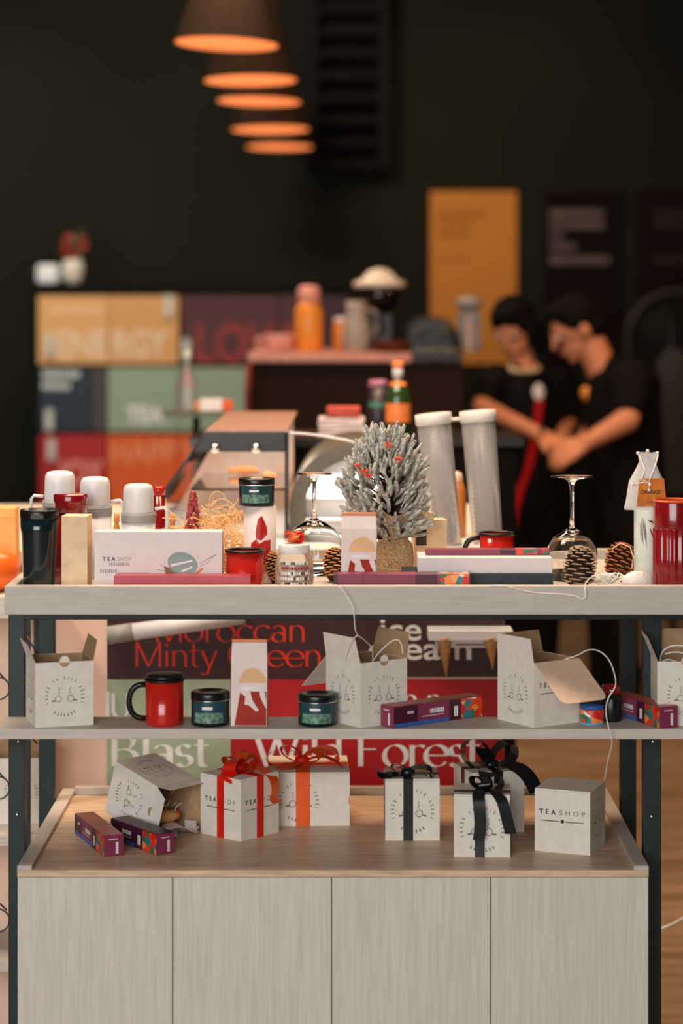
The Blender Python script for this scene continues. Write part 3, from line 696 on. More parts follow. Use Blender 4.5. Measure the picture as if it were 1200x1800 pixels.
mb = MB(); mb.lathe([(r*.97, 0), (r, .002), (r, h*.9)], DKRED, n=24); mb.build('body', t); mb = MB(); mb.lathe([(r*1.03, h*.9), (r*1.03, h), (.0001, h)], RED, n=24); mb.build('lid', t)
# cartons
t = thing('carton', 'narrow cream carton standing between red canister and white carton', 'carton', base(135, 4.11, TFL), R(-4)); h = Z(905, 4.11)-TFL
mb = MB(); mb.b2((-.0235, -.0235, 0), (.0235, .0235, h), CREAM); mb.b2((-.0228, -.0242, h-.012), (.0228, -.0235, h-.001), CREAM); mb.build('carton_body', t, bevel=.0008)
D = 4.09
t = thing('carton', 'wide white carton with a green round dish picture at the front left of the table', 'carton', base(278, D, TFL), R(0)); h = Z(935, D)-TFL; wd = 224*D/4000
mb = MB(); mb.b2((-wd/2, 0, 0), (wd/2, .05, h), WHITECARD)
SAGE = mat('sage_print', (125, 145, 138), .5, 1.3); BRN = mat('brown_print', (120, 85, 60), .5, 1.3); GREYP = mat('grey_print', (140, 130, 130), .5, 1.3)
def px2(x, y, k=1): return ((x-278)*D/4000, -.0003*k, Z(y, D)-TFL)
def poly(mb, pts, m, k=1): mb.add([px2(x, y, k) for x, y in pts], [tuple(range(len(pts)))], m)
def ell(cx, cy, rx, ry, rot=0, n=24): return [(cx+rx*math.cos(2*PI*i/n)*math.cos(rot)-ry*math.sin(2*PI*i/n)*math.sin(rot), cy+rx*math.cos(2*PI*i/n)*math.sin(rot)+ry*math.sin(2*PI*i/n)*math.cos(rot)) for i in range(n)][::-1]
poly(mb, [(288, 995), (292, 1013), (325, 1016), (338, 1008)][::-1], BRN, 1); poly(mb, ell(321, 991, 27, 20, .3), SAGE, 2)
poly(mb, [(300, 992), (338, 984), (338, 987), (300, 996)][::-1], PALEP, 3); poly(mb, [(318, 1003), (338, 995), (338, 998), (320, 1006)][::-1], PALEP, 3)
poly(mb, [(330, 1014), (344, 1012), (358, 1000), (355, 998), (342, 1007)][::-1], mat('amber_print', (190, 120, 60), .5, 1.3), 3)
for x0, y0, x1, y1 in ((350, 990, 378, 975), (352, 994, 370, 985), (280, 990, 288, 996), (276, 1001, 290, 1003), (286, 982, 290, 990), (347, 976, 350, 984), (368, 982, 380, 974)):
    poly(mb, [(x0, y0), (x1, y1), (x1, y1+1.2), (x0, y0+1.2)][::-1], GREYP, 2)
put_text(mb, 'TEA', px2(180, 986), UX, UZ, 7*D/4000, INK, width=23*D/4000, bold=.01, spacing=1.3); put_text(mb, 'SHOP', px2(207, 986), UX, UZ, 7*D/4000, GREYP, width=23*D/4000, spacing=1.3)
q = random.Random(1)
for yy, xa, xb, hh in ((995, 192, 226, 6), (1007, 176, 204, 6), (1008, 208, 262, 1.6)):
    x = xa
    while x < xb:
        l = q.uniform(1.5, 3); poly(mb, [(x, yy-hh), (x+l, yy-hh), (x+l, yy), (x, yy)][::-1], GREYP); x += l+1.5
mb.build('carton_body', t, bevel=.0008)
t = thing('carton', 'small cream carton with dark window between the tree and cup tubes', 'carton', base(757, 4.42, TFL+.0), R(8)); h = Z(912, 4.42)-TFL
mb = MB(); mb.b2((-.036, -.02, 0), (.028, .02, h), CREAM); mb.b2((-.033, -.0206, h*.5), (-.012, -.0195, h*.88), mat('dark_window', (55, 48, 42), .4, 1)); mb.build('carton_body', t, bevel=.001)

# thermoses --------------------------------------------------------
def thermos(label, px, D, ytop, wpx, hand):
    r = wpx*D/8000; h = Z(ytop, D)-TFL; t = thing('thermos', label, 'thermos', base(px, D, TFL), 0, 'white capped thermoses'); cp = (50 if ytop else 50)*D/4000
    mb = MB(); mb.lathe([(r*1.05, 0), (r*1.1, .003), (r*1.1, h-cp-.019)], WHITE)
    if hand > 90:
        for k in range(3): mb.b2((-.004-r*.6, -r*1.1-.0004, .06+k*.006), (.004-r*.6, -r*1.02, .063+k*.006), INK)
    mb.build('body', t)
    mb = MB(); mb.lathe([(r*1.12, h-cp-.019), (r*1.13, h-cp-.017), (r*1.13, h-cp-.001), (r*1.08, h-cp)], GREYBAND)
    for k in range(3): mb.tube([(r*1.135*math.cos(2*PI*i/40), r*1.135*math.sin(2*PI*i/40), h-cp-.015+k*.005) for i in range(40)], .0007, GREYBAND, n=6, closed=True)
    mb.build('collar', t)
    mb = MB(); mb.lathe([(r*.98, h-cp), (r, h-cp+.002), (r*.99, h-.018), (r*.95, h-.008), (r*.82, h-.002), (r*.55, h), (.0001, h)], WHITE); mb.build('cap', t)
    mb = MB(); q = Euler((0, 0, R(hand))).to_matrix(); zc = h-cp
    pts = [(r*1.08, 0, zc+.006), (r+.02, 0, zc+.008), (r+.025, 0, zc+.002), (r+.026, 0, zc-.03), (r+.024, 0, zc-.06), (r*1.05, 0, zc-.066)]
    mb.tube([q@Vector(p) for p in pts], .0032, WHITE); mb.build('handle', t)
thermos('white capped thermos with handle to the left, behind the red canister', 105, 4.36, 828, 53, 182)
thermos('white capped thermos with ribbed grey collar, middle of the three', 167, 4.30, 838, 53, 20)
thermos('white capped thermos with handle to the right, behind the white carton', 243, 4.24, 850, 54, 0)
for px, D_, lab in ((303, 4.3, 'tiny amber vial to the right of the third thermos'), (205, 4.34, 'tiny amber vial between the second and third thermos')):
    t = thing('vial', lab, 'vial', base(px, D_, TFL), 0, 'amber vials'); h = Z(903, D_)-TFL
    AMB = mat('amber', (190, 130, 60), .3, 1.2)
    mb = MB(); mb.lathe([(.006, 0), (.0065, .002), (.0065, h*.75), (.004, h*.84), (.004, h*.87)], AMB, n=20); mb.build('body', t); mb = MB(); mb.lathe([(.0055, h*.86), (.0055, h), (.0001, h)], KRAFT, n=20); mb.build('stopper', t)

# berry cone, straw, jar ---------------------------------------------
def berry_cone(label, px, D, ytop, wpx):
    r = wpx*D/8000; h = Z(ytop, D)-TFL; mb = MB(); q = random.Random(4); hb = .075
    mb.tube([(0, 0, 0), (0, 0, h-hb)], .003, SCALE_DK)
    for i in range(110):
        z = q.random()**.8; a = i*2.4; rr = r*.82*(1-z)**.6; mb.ball((rr*math.cos(a), rr*math.sin(a), h-hb+z*(hb-.004)), q.uniform(.0036, .0052), BERRY, n=8)
    t = tag(mb.build('berry_cone', None, base(px, D, TFL)), label, 'ornament')
BERRY = mat('red_berry', (125, 24, 32), .35, 1.3, rgb2=(160, 70, 70), scale=120)
berry_cone('small cone of dark red berries rising from the straw nest', 339, 4.25, 862, 28)
STRAW = mat('straw', (215, 180, 130), .7, 1.25)
mb = MB(); q = random.Random(11)
for i in range(620):
    a = q.uniform(0, 2*PI); rr = q.random()**.6; c = Vector((X(372, 4.27)+rr*.075*math.cos(a), .27+rr*.05*math.sin(a), TFL+.004+q.random()**1.1*.145*(1-rr*.45)))
    d = Vector((q.uniform(-1, 1), q.uniform(-1, 1), q.uniform(-.6, .6))).normalized()*.008; pts = []
    for k in range(6):
        pts.append(c.copy()); c = c+d; d = (d+Vector((q.uniform(-1, 1), q.uniform(-1, 1), q.uniform(-1, .8)))*.0035)
    for p in pts: p.z = max(p.z, TFL+.002); p.y = min(max(p.y, .20), .34)
    mb.tube(pts, q.uniform(.0006, .0011), STRAW, n=4, smooth=False)
tag(mb.build('straw_nest'), 'tangled heap of pale straw behind the white carton', 'straw', kind='stuff')
mb = MB()
for k in range(5):
    cxs = 345+q.uniform(0, 60); cys = q.uniform(905, 935); rxs = q.uniform(14, 34); rys = q.uniform(15, 45); mb.tube([P(cxs+rxs*math.cos(a_+.3), cys-rys*math.sin(a_), 4.24+.01*k) for a_ in [PI*i/12 for i in range(13)]], .0009, STRAW, n=5)
tag(mb.build('raffia_loops'), 'loose raffia loops arching over the straw nest', 'raffia', kind='stuff')

D = 4.11; r = 34*D/4000; h = Z(955, D)-TFL
t = thing('candy_jar', 'little glass jar with white printing and a red bow on its lid', 'jar', base(517, D, TFL))
JG = mat('jar_glass', (235, 235, 230), .05, 1.1, trans=.85, ior=1.4, var=0)
mb = MB(); mb.lathe([(r*.8, 0), (r*.98, .006), (r, .02), (r*.98, h*.62), (r*.78, h*.78), (r*.74, h*.84)], JG, n=40); mb.build('glass', t)
mb = MB(); mb.lathe([(.0001, .002), (r*.9, .008), (r*.9, h*.5), (.0001, h*.55)], mat('candy', (215, 190, 165), .6, 1.2, rgb2=(120, 80, 55), scale=110), n=30); mb.build('contents', t)
mb = MB(); mb.lathe([(r*.8, h*.80), (r*.82, h*.82), (r*.82, h*.96), (r*.76, h), (.0001, h)], mat('lid_tin', (205, 205, 200), .4, 1.3), n=40); mb.build('lid', t)
mb = MB(); q = random.Random(8)
for row in range(5):
    a_ = -130
    while a_ < -45:
        l = q.uniform(3, 9); z_ = h*(.14+row*.11)
        vs = [(r*1.012*math.cos(R(a_+l*s)), r*1.012*math.sin(R(a_+l*s)), z_+dz) for s, dz in ((0, 0), (1, 0), (1, .005), (0, .005))]
        mb.add(vs, [(0, 1, 2, 3)], BAGRED if row == 3 else PALEP if q.random() > .35 else INK); a_ += l+2.5
mb.build('label_print', t)
b_ = bow(t, ORRIB, RREDRIB, h, .5, [(180, .036, .03, .01), (0, .036, .03, .01), (150, .03, .03, .02), (30, .03, .03, .02), (270, .028, .02, .008)], [], wd=.012)

# pine cones -----------------------------------------------------
def pinecone(label, loc, r, h, tilt=(0, 0, 0), tip=SCALE_TIP, core=SCALE_DK):
    mb = MB(); mb.lathe([(r*.3, 0), (r*.6, h*.25), (r*.5, h*.6), (.0001, h*.95)], core, n=16)
    n = 78
    for i in range(n):
        f = i/n; z = h*(.04+.92*f); rr = r*math.sin(PI*(.16+.80*f))**.75; a = i*2.39996
        d = Vector((math.cos(a), math.sin(a), .35+.6*f)).normalized(); s = Vector((-math.sin(a), math.cos(a), 0)); up = d.cross(s)*-1
        w_ = r*.30*(1.1-.6*f); b = Vector((0, 0, z)); o = b+d*rr
        vs = [b+s*w_*.3, b-s*w_*.3, o-s*w_-d*w_*.5, o+s*w_-d*w_*.5, o-s*w_*.5+up*.002, o+s*w_*.5+up*.002]
        vs2 = [v-up*.0022 for v in vs]
        mb.add(vs+vs2, [(0, 1, 2, 3), (6, 9, 8, 7), (0, 6, 7, 1), (1, 7, 8, 2), (3, 9, 6, 0)], core)
        mb.add([vs[2], vs[4], vs[5], vs[3], vs2[2], vs2[4], vs2[5], vs2[3]], [(0, 1, 2, 3), (7, 6, 5, 4), (0, 4, 5, 1), (1, 5, 6, 2), (2, 6, 7, 3)], tip)
    o = mb.build('pinecone', None, loc); o.rotation_euler = tilt
    return tag(o, label, 'pinecone', 'pinecones on the table')
pinecone('large pinecone with pale tips lying before the right wine glass', base(1015, 4.10, TFL+.0), .036, .078, (R(-8), R(6), 0))
WARMTIP = mat('warm_tip', (190, 135, 85), .7, 1.2); ORC = mat('orange_tip', (165, 98, 62), .7, 1.2)
pinecone('reddish brown pinecone in twine behind the large pinecone', base(1078, 4.24, TFL+.004), .034, .068, (R(10), R(25), 1), ORC)
pinecone('dark pinecone peeping out left of the little glass jar', base(484, 4.2, TFL+.002), .02, .058, (0, R(-10), 0), WARMTIP)
pinecone('dark pinecone between the glass jar and the printed tea bag', base(586, 4.21, TFL+.004), .026, .062, (R(12), R(20), 2), WARMTIP)
mb = MB(); q = random.Random(9)
for k in range(26): mb.ball((q.uniform(-.014, .014), q.uniform(-.01, .01), .01+k*.0018), q.uniform(.003, .005), BERRY, n=8)
tag(mb.build('berry_sprig', None, base(1106, 4.3, TFL)), 'sprig of dark red berries behind the leaf printed canister', 'berries')
# twine coils right
mb = MB(); q = random.Random(21)
for k in range(7):
    a0 = q.uniform(0, 6); cx_ = X(1075+q.uniform(-25, 18), 4.1); pts = []
    for i in range(22):
        a_ = a0+i*.42; pts.append((cx_+(.014+.012*math.sin(i*.3+k))*math.cos(a_), .085+.012*math.sin(a_*1.3), TFL+.012+.02*abs(math.sin(a_*.5+k))))
    mb.tube(pts, .0013, CABLE, n=6)
mb.tube([P(x, y, d) for x, y, d in ((1075, 965, 4.16), (1090, 955, 4.16), (1107, 962, 4.16), (1113, 980, 4.15), (1110, 1000, 4.14))], .0012, TWINE, n=6)
tag(mb.build('twine_coil'), 'tangle of cream twine between pinecones and white pouch', 'twine')
# cream pouch low
mb = MB(); mb.ball((0, 0, .02), (.028, .018, .018), WHITECARD, n=20)
for k in range(6): mb.tube([(-.018+k*.006, -.012, .005), (-.012+k*.005, -.0175, .02), (-.002+k*.003, -.010, .036)], .0011, WHITECARD, n=6)
tag(mb.build('white_pouch', None, base(1120, 4.07, TFL)), 'small gathered white cloth pouch at the foot of the leaf printed canister', 'pouch')

# leaf canister + organza pouch -------------------------------------
D = 4.17; t = thing('tea_canister', 'pale green canister with brown leaf print under the gauze pouch', 'canister', base(1138, D, TFL)); h = Z(896, D)-TFL; r = 24*D/4000
mb = MB(); mb.lathe([(r*.97, 0), (r, .002), (r, h-.002), (r*.96, h), (.0001, h)], mat('pale_mint', (188, 194, 184), .5, 1.35, var=.04))
LB = mat('leaf_brown', (120, 60, 45), .6, 1.2); LGd = mat('leaf_grey', (110, 108, 100), .6, 1.2)
for (x0, z0_, x1, z1, w_, m) in ((-.1, .88, .45, .82, .025, LB), (-.0, .78, .45, .58, .025, LB), (-.6, .9, -.45, .55, .02, LGd), (-.5, .92, -.3, .6, .02, LGd), (-.35, .9, -.2, .5, .02, LGd), (-.7, .85, -.6, .6, .02, LGd)):
    n = 8; L_ = []; R_ = []
    for i in range(n+1):
        f = i/n; wv = w_*math.sin(PI*f)+.001; xx = (x0+(x1-x0)*f); zz = z0_+(z1-z0_)*f
        L_.append(((xx-wv*2)*r, (zz-wv*.2)*h)); R_.append(((xx+wv*2)*r, (zz+wv*.6)*h))
    for i in range(n): curved(mb, [L_[i], R_[i], R_[i+1], L_[i+1]], r, m, 1.015)
mb.build('body', t)
t = thing('gauze_pouch', 'white gauze pouch with orange label and drawstring on the leaf printed canister', 'pouch', base(1138, D, TFL+h+.0005), R(3)); s = D/4000
GAUZE = mat('white_gauze', (225, 220, 215), .8, 1.3, alpha=.55)
rings = [(0, .039, .015), (4, .040, .016), (14, .037, .017), (50, .032, .015), (72, .020, .010), (84, .015, .006), (94, .017, .006), (100, .020, .006)]
mb = MB(); n = 32; vs = []
for zz, a_, b_ in rings:
    for i in range(n):
        an = 2*PI*i/n; pl = 1+.05*math.sin(an*7)*(zz/100); vs.append(((a_*pl)*math.cos(an)-.004*(1-zz/100), b_*pl*math.sin(an), zz*s+(.002*math.sin(an*5) if zz > 90 else 0)))
mb.add(vs, [(j*n+i, j*n+(i+1) % n, (j+1)*n+(i+1) % n, (j+1)*n+i) for j in range(len(rings)-1) for i in range(n)]+[tuple(range(n))[::-1]], GAUZE, True)
for sx in (-1, 0, 1): mb.ball((sx*.018, 0, 99*s+(.004 if sx == 0 else 0)), .0035, WHITECARD, n=10)
mb.build('bag', t)
mb = MB(); mb.slab([(-.024, -.0175, .007), (.032, -.0175, .007), (.027, -.0165, .058), (-.018, -.0165, .058)], .0012, mat('orange_label', (205, 130, 55), .6, 1.25, rgb2=(180, 100, 40), scale=90))
put_text(mb, 'ORANGE', (-.016, -.0180, .030), UX, UZ, .007, INK, width=.036, bold=.01, lift=.0008)
for k in range(4): mb.b2((-.006+k*.004, -.0186, .014), (-.0035+k*.004, -.0178, .0155), INK)
mb.build('label', t)
mb = MB(); mb.tube([(-.017, -.006, .100), (-.008, -.014, .075), (-.012, -.019, .06), (-.020, -.020, .052), (-.022, -.018, .06), (-.012, -.019, .056), (0, -.020, .050)], .0014, WHITECARD, n=6)
mb.tube([(.018, -.006, .100), (.01, -.015, .078), (.002, -.019, .062), (-.001, -.020, .05), (-.001, -.021, .038)], .0016, WHITECARD, n=6)
mb.tube([(0, -.020, .050), (-.014, -.022, .051), (-.030, -.02, .048)], .0014, WHITECARD, n=6); mb.ball((-.031, -.02, .048), .0035, WHITECARD, n=8); mb.ball((0, -.021, .047), .0035, WHITECARD, n=8); mb.ball((-.001, -.021, .037), .003, WHITECARD, n=8)
mb.build('drawstring', t)

# wine glasses (upside down) ------------------------------------------
def wineglass(label, px, D, yfoot, footw, yb, bowlw):
    h = Z(yfoot, D)-TFL; R_ = bowlw*D/8000; F = footw*D/8000; b = Z(yb, D)-TFL
    t = thing('wine_glass', label, 'wine glass', base(px, D, TFL), 0, 'upturned wine glasses')
    mb = MB(); w_ = .0012; out = []; n = 12
    prof = [(R_*.80, 0), (R_*.92, b*.2), (R_, b*.42), (R_*.95, b*.65), (R_*.72, b*.85), (R_*.4, b*.96), (.006, b+.004)]
    inn = [(.0001, b*.965), (R_*.38, b*.935), (R_*.70, b*.83), (R_*.93, b*.645), (R_-w_, b*.42), (R_*.92-w_, b*.2), (R_*.80-w_, 0)]
    mb.open_lathe(inn+[(R_*.80, 0)]+prof[1:]+[(.0038, b+.02), (.0034, h*.75), (.004, h-.02), (.008, h-.008), (F*.5, h-.004), (F, h-.0015), (F, h), (F*.5, h-.0005), (.0001, h)], GLASS, n=48)
    mb.build('glass', t); return t
wineglass('upturned wine glass at the right, its foot against the dark background', 1005, 4.26, 837, 76, 932, 92)
wineglass('upturned wine glass in the middle, in front of the bright display case', 552, 4.36, 832, 64, 915, 100)

# frosted tree --------------------------------------------------------
D = 4.32; t = thing('frosted_tree', 'small frosted tree with a burlap wrapped foot and red berries', 'miniature tree', base(692, D, TFL))
FR = mat('frosted_needles', (196, 192, 184), .8, 1.3, rgb2=(104, 108, 98), scale=130); s = D/4000
mb = MB(); q = random.Random(31); hb = Z(935, D)-TFL; ht = Z(730, D)-TFL
tips = []
def shoot(p, d, L, r0):
    pts = []; c = p.copy(); k = 6
    for i in range(k+1): pts.append(c.copy()); c = c+d*(L/k); d = (d+Vector((q.uniform(-1, 1), q.uniform(-1, 1), q.uniform(-.3, 1)))*.09).normalized()
    mb.tube(pts, [r0*(.7+.5*math.sin(PI*i/k))*(1 if i < k else .35) for i in range(k+1)], FR, n=6)
    # needle tufts along the shoot
    for i in range(1, k):
        for j in range(4):
            a_ = q.uniform(0, 6.28); x = d.orthogonal().normalized(); y = d.cross(x)
            nd = (d*.9+(x*math.cos(a_)+y*math.sin(a_))*.8).normalized()*.0055
            mb.tube([pts[i], pts[i]+nd], [r0*.42, r0*.15], FR, n=4, smooth=False)
    return pts[-1]
for i in range(520):
    f = q.random(); a_ = i*2.39996
    # crown envelope: widest about two fifths up
    z = hb-.012+f*(ht-hb-.035); env = .092*s/ .00108*(math.sin(PI*(.24+.62*f))**.9)*.93
    rr = env*(.18+.68*q.random()**.7); side = Vector((math.cos(a_), math.sin(a_)*.8, 0)); p = Vector((-.018*min(1, (z-hb+.03)*14), 0, z))+side*rr
    d = (side*(.9-.6*f)+UZ*(.25+1.0*f)+Vector((q.uniform(-1, 1), q.uniform(-1, 1), q.uniform(-.6, .6)))*.42).normalized()
    tips.append((shoot(p, d, q.uniform(.024, .042), q.uniform(.0027, .0040)), side))
    if i % 4 == 0: mb.tube([Vector((0, 0, max(hb-.02, z-.04))), p], [.0022, .0014], SCALE_DK, n=5)
mb.build('foliage', t)
mb = MB(); mb.tube([(0, 0, .05), (0, 0, hb), (0, 0, ht-.05)], [.007, .006, .002], SCALE_DK); mb.build('trunk', t)
for cx_, cy_ in ((628, 818), (640, 828), (700, 808), (680, 782), (645, 836)):
    mb = MB()
    for k in range(7): mb.ball(Vector(((cx_-692)*s, -.058, Z(cy_, D-.058)-TFL))+Vector((q.uniform(-.006, .006), q.uniform(-.004, .004), q.uniform(-.004, .004))), .0026, mat('orange_berry', (200, 75, 40), .35, 1.3), n=8)
    mb.build('berries', t)
mb = MB(); n = 40; rg = [(0, .030), (.012, .036), (.035, .038), (.06, .033), (.075, .024), (.085, .020), (.1, .026), (.115, .033), (.12, .036)]; vs = []
for z, rr in rg:
    for i in range(n):
        a_ = 2*PI*i/n; k = 1+.09*math.sin(a_*9+z*60)*(1 if z > .05 else .35); vs.append((rr*k*math.cos(a_), rr*k*math.sin(a_), z+(.004*math.sin(a_*5) if z > .1 else 0)))
mb.add(vs, [(j*n+i, j*n+(i+1) % n, (j+1)*n+(i+1) % n, (j+1)*n+i) for j in range(len(rg)-1) for i in range(n)]+[tuple(range(n))[::-1]], BURLAP, True)
mb.strip([(.02, -.022, .085), (.034, -.02, .112), (.055, -.016, .118), (.075, -.012, .112)], (0, .5, 1), .014, BURLAP, th=.001); mb.build('burlap_wrap', t)
mb = MB()
for k in range(4): mb.tube([((.037-.002*k)*math.cos(2*PI*i/30), (.037-.002*k)*math.sin(2*PI*i/30), .022+.01*k+.006*math.sin(2*PI*i/30+k)) for i in range(30)], .0013, TWINE, n=5, closed=True)
mb.build('twine', t)

# strings and cables --------------------------------------------------
def smoothp(pts, it=2):
    pts = [Vector(p) for p in pts]
    for _ in range(it):
        o = [pts[0]]
        for a_, b_ in zip(pts, pts[1:]): o += [a_*.75+b_*.25, a_*.25+b_*.75]
        pts = o+[pts[-1]]
    return pts
def cable(name, label, cat, px, r=.0010, m=CABLE):
    mb = MB()
    for run in px: mb.tube(smoothp([P(*p) for p in run]), r, m, n=6)
    return tag(mb.build(name), label, cat)
cable('hanging_string', 'thin white string hanging from the table edge into the middle open box', 'string',
      [[(588, 1028, 3.99), (600, 1033, 3.985), (612, 1052, 3.985), (622, 1070, 3.985), (623, 1105, 3.99), (628, 1117, 4.0), (640, 1124, 4.02), (655, 1140, 4.05), (655, 1160, 4.07), (652, 1170, 4.08)],
       [(628, 1117, 4.0), (618, 1124, 4.01), (612, 1140, 4.03), (606, 1160, 4.05)],
       [(652, 1168, 4.07), (664, 1148, 4.06), (690, 1124, 4.06), (704, 1125, 4.06), (708, 1150, 4.05)]])
cable('looping_cord', 'white cord looping out of the box with the pale flap and down past the shelf', 'cord',
      [[(960, 1172, 4.06), (990, 1160, 4.06), (1020, 1150, 4.05), (1030, 1142, 4.04), (1052, 1142, 4.02), (1072, 1160, 4.01), (1083, 1195, 4.0), (1080, 1212, 3.99), (1069, 1224, 3.99), (1063, 1250, 3.985), (1070, 1282, 3.99), (1077, 1305, 4.0), (1068, 1335, 4.05), (1062, 1372, 4.1)]])
cable('edge_cord', 'thin cream cord trailing over the table’s front edge below the pinecones', 'cord',
      [[(860, 1030, 3.99), (885, 1028, 3.99), (930, 1042, 3.992), (1008, 1045, 3.992), (1022, 1054, 3.99), (1030, 1050, 3.99), (1027, 1036, 3.99), (1030, 1020, 4.03), (1048, 1010, 4.08)]])
cable('coiled_wire', 'coiled pale wire inside the open box at the shelf’s right edge', 'wire',
      [[(1160, 1165, 4.09), (1162, 1145, 4.09), (1180, 1134, 4.08), (1205, 1135, 4.08), (1225, 1150, 4.08)], [(1163, 1163, 4.07), (1175, 1158, 4.07), (1195, 1166, 4.07), (1215, 1160, 4.08)], [(1168, 1150, 4.1), (1185, 1145, 4.1), (1210, 1150, 4.1)]], .0014, CABLE)
cable('floor_cable', 'pale cable running over the floor past the table’s right leg', 'cable', [[(1135, 1640, 4.9), (1165, 1632, 4.9), (1185, 1624, 4.88), (1215, 1606, 4.85)]], .0035)

# painted tin and dark bottle behind the flap
t = thing('painted_tin', 'small blue and red painted tin under the pale box flap', 'tin', base(1040, 4.06, SHZ)); r = .021
mb = MB(); mb.lathe([(r, 0), (r*1.02, .002), (r*1.02, .026), (r, .027)], FLORAL, n=32)
mb.lathe([(r*1.04, 0), (r*1.04, .004), (r, .0045)], mat('sky_print', (90, 150, 180), .4, 1.3), n=32); mb.build('body', t); mb = MB(); mb.lathe([(r*1.03, .027), (r*1.03, .034), (.0001, .035)], BLUE, n=32); mb.build('lid', t)
t = thing('jar', 'squat dark red glossy jar between the pale flap and the plum box', 'jar', base(1074, 4.09, SHZ)); r = .020
mb = MB(); mb.lathe([(r*.9, 0), (r, .004), (r, .04), (r*.7, .05)], TIN, n=32); mb.build('body', t); mb = MB(); mb.lathe([(r*.8, .049), (r*.85, .052), (r*.8, .064), (.0001, .066)], DKRED, n=32); mb.build('lid', t)

# ================================================================ NEIGHBOURING RACK (left)
N = thing('neighbouring_rack', 'light wood rack with black wire loops at the picture’s left edge', 'rack', (-1.0, .78, 0))
def nb(lo, hi, m, nm, bev=.001): q_ = MB(); q_.b2((lo[0]+1.0, lo[1]-.78, lo[2]), (hi[0]+1.0, hi[1]-.78, hi[2]), m); return q_.build(nm, N, bevel=bev)
nb((-1.4, .60, .92), (-.635, .85, .965), WOODH, 'top'); nb((-1.4, .62, .455), (-.605, .85, .477), WOODH, 'shelf')
nb((-1.4, .62, .20), (-.64, .85, .222), WOODH, 'shelf')
for xx, yy in ((-.665, .61), (-.665, .825), (-1.39, .61), (-1.39, .825)): nb((xx, yy, 0), (xx+.022, yy+.022, .9195), STEELDK, 'leg')
for yc in (1210, 1385, 1618):
    c = P(-4, yc, 4.57); mb = MB(); mb.tube([c+Vector((.024*math.cos(a_)*(1 if math.cos(a_) > 0 else 1.6), 0, .023*math.sin(a_)*(1+.35*(math.cos(a_) < -.2)))) - Vector((-1.0, .78, 0)) for a_ in [2*PI*i/28 for i in range(28)]], .0017, BLACK, closed=True); mb.build('wire_loop', N)
for a_, b_ in (((-30, 1150), (14, 1200)), ((-30, 1330), (12, 1372)), ((-30, 1560), (12, 1600)), ((45, 1115), (75, 1165)), ((50, 1290), (66, 1308))):
    mb = MB(); mb.tube([P(*a_, 4.585)-Vector((-1.0, .78, 0)), P(*b_, 4.585)-Vector((-1.0, .78, 0))], .0017, BLACK); mb.build('wire', N)
t = thing('kraft_bag', 'orange brown paper bag at the left edge, standing behind the red bowl', 'paper bag', base(2, 4.81, .965)); hh = Z(892, 4.8)-.965
mb = MB(); mb.prism([(-.05, 0), (.036, 0), (.034, hh), (-.048, hh)], 1, -.03, .03, mat('amber_kraft', (205, 150, 88), .7, 1.3)); mb.b2((-.05, -.0305, hh-.02), (.034, -.0298, hh-.0185), KRAFT); mb.build('bag_body', t, bevel=.001)
mb = MB(); mb.lathe([(.03, 0), (.052, .012), (.066, .042), (.06, .07), (.038, .083), (.0001, .086)], mat('red_orange_glaze', (215, 60, 18), .35, 1.3, rgb2=(225, 105, 25), scale=8), n=40)
mb.lathe([(.012, .083), (.015, .090), (.0001, .094)], ORANGEP, n=20)
tag(mb.build('pumpkin_pot', None, base(-22, 4.69, .9655)), 'glossy red-orange rounded pot at the left edge', 'pot')

# ================================================================ SERVICE COUNTER behind the table
Q = thing('service_counter', 'peach fronted service counter behind the display table', 'counter', (-.45, 1.0, 0)); qo = Vector((.45, -1.0, 0))
def qb(lo, hi, m, nm, bev=.001): q_ = MB(); q_.b2((lo[0]+qo.x, lo[1]+qo.y, lo[2]), (hi[0]+qo.x, hi[1]+qo.y, hi[2]), m); return q_.build(nm, Q, bevel=bev)
CE = X(886, 4.86)
qb((-1.3, .862, .0), (CE, 2.01, 1.0), PEACH, 'body'); qb((-1.3, .852, 1.0), (CE+.008, 2.02, 1.03), mat('pale_counter_top', (215, 205, 195), .3, 1.3), 'worktop')
DP = 4.857
PMAR = mat('poster_maroon', (52, 18, 18), .5, 1.3, var=.03); PBR = mat('poster_brown', (58, 34, 26), .5, 1.25, var=.03); PGR = mat('poster_sage', (140, 154, 130), .55, 1.45, var=.03); PRD = mat('poster_red', (150, 8, 12), .55, 1.5, var=.03)
NEON = mat('poster_scarlet', (225, 42, 20), .5, 1.4); PW = mat('poster_white', (228, 218, 206), .5, 1.4)
def poster(label, x0, x1, y0, y1, m, texts, nm='poster'):
    w_ = (x1-x0)*DP/4000; h_ = (y1-y0)*DP/4000
    o = MB(); o.b2((0, 0, -h_), (w_, .0035, 0), m)
    L = lambda x, y: ((x-x0)*DP/4000, -.0002, -(y-y0)*DP/4000)
    for fn in texts: fn(o, L)
    return tag(o.build(nm, None, (X(x0, DP), DP-4-.0, Z(y0, DP))), label, 'poster', 'menu posters on the counter front')
k_ = DP/4000
poster('dark maroon poster with scarlet lettering, Moroccan Minty Green, behind the mug', 188, 572, 1040, 1194, PMAR, [
    lambda o, L: serif(o, 'Moroccan', L(272, 1128), UX, UZ, 44*k_, NEON, width=266*k_, thick=.085),
    lambda o, L: serif(o, 'Minty Green', L(236, 1172), UX, UZ, 44*k_, NEON, width=330*k_, thick=.085)])
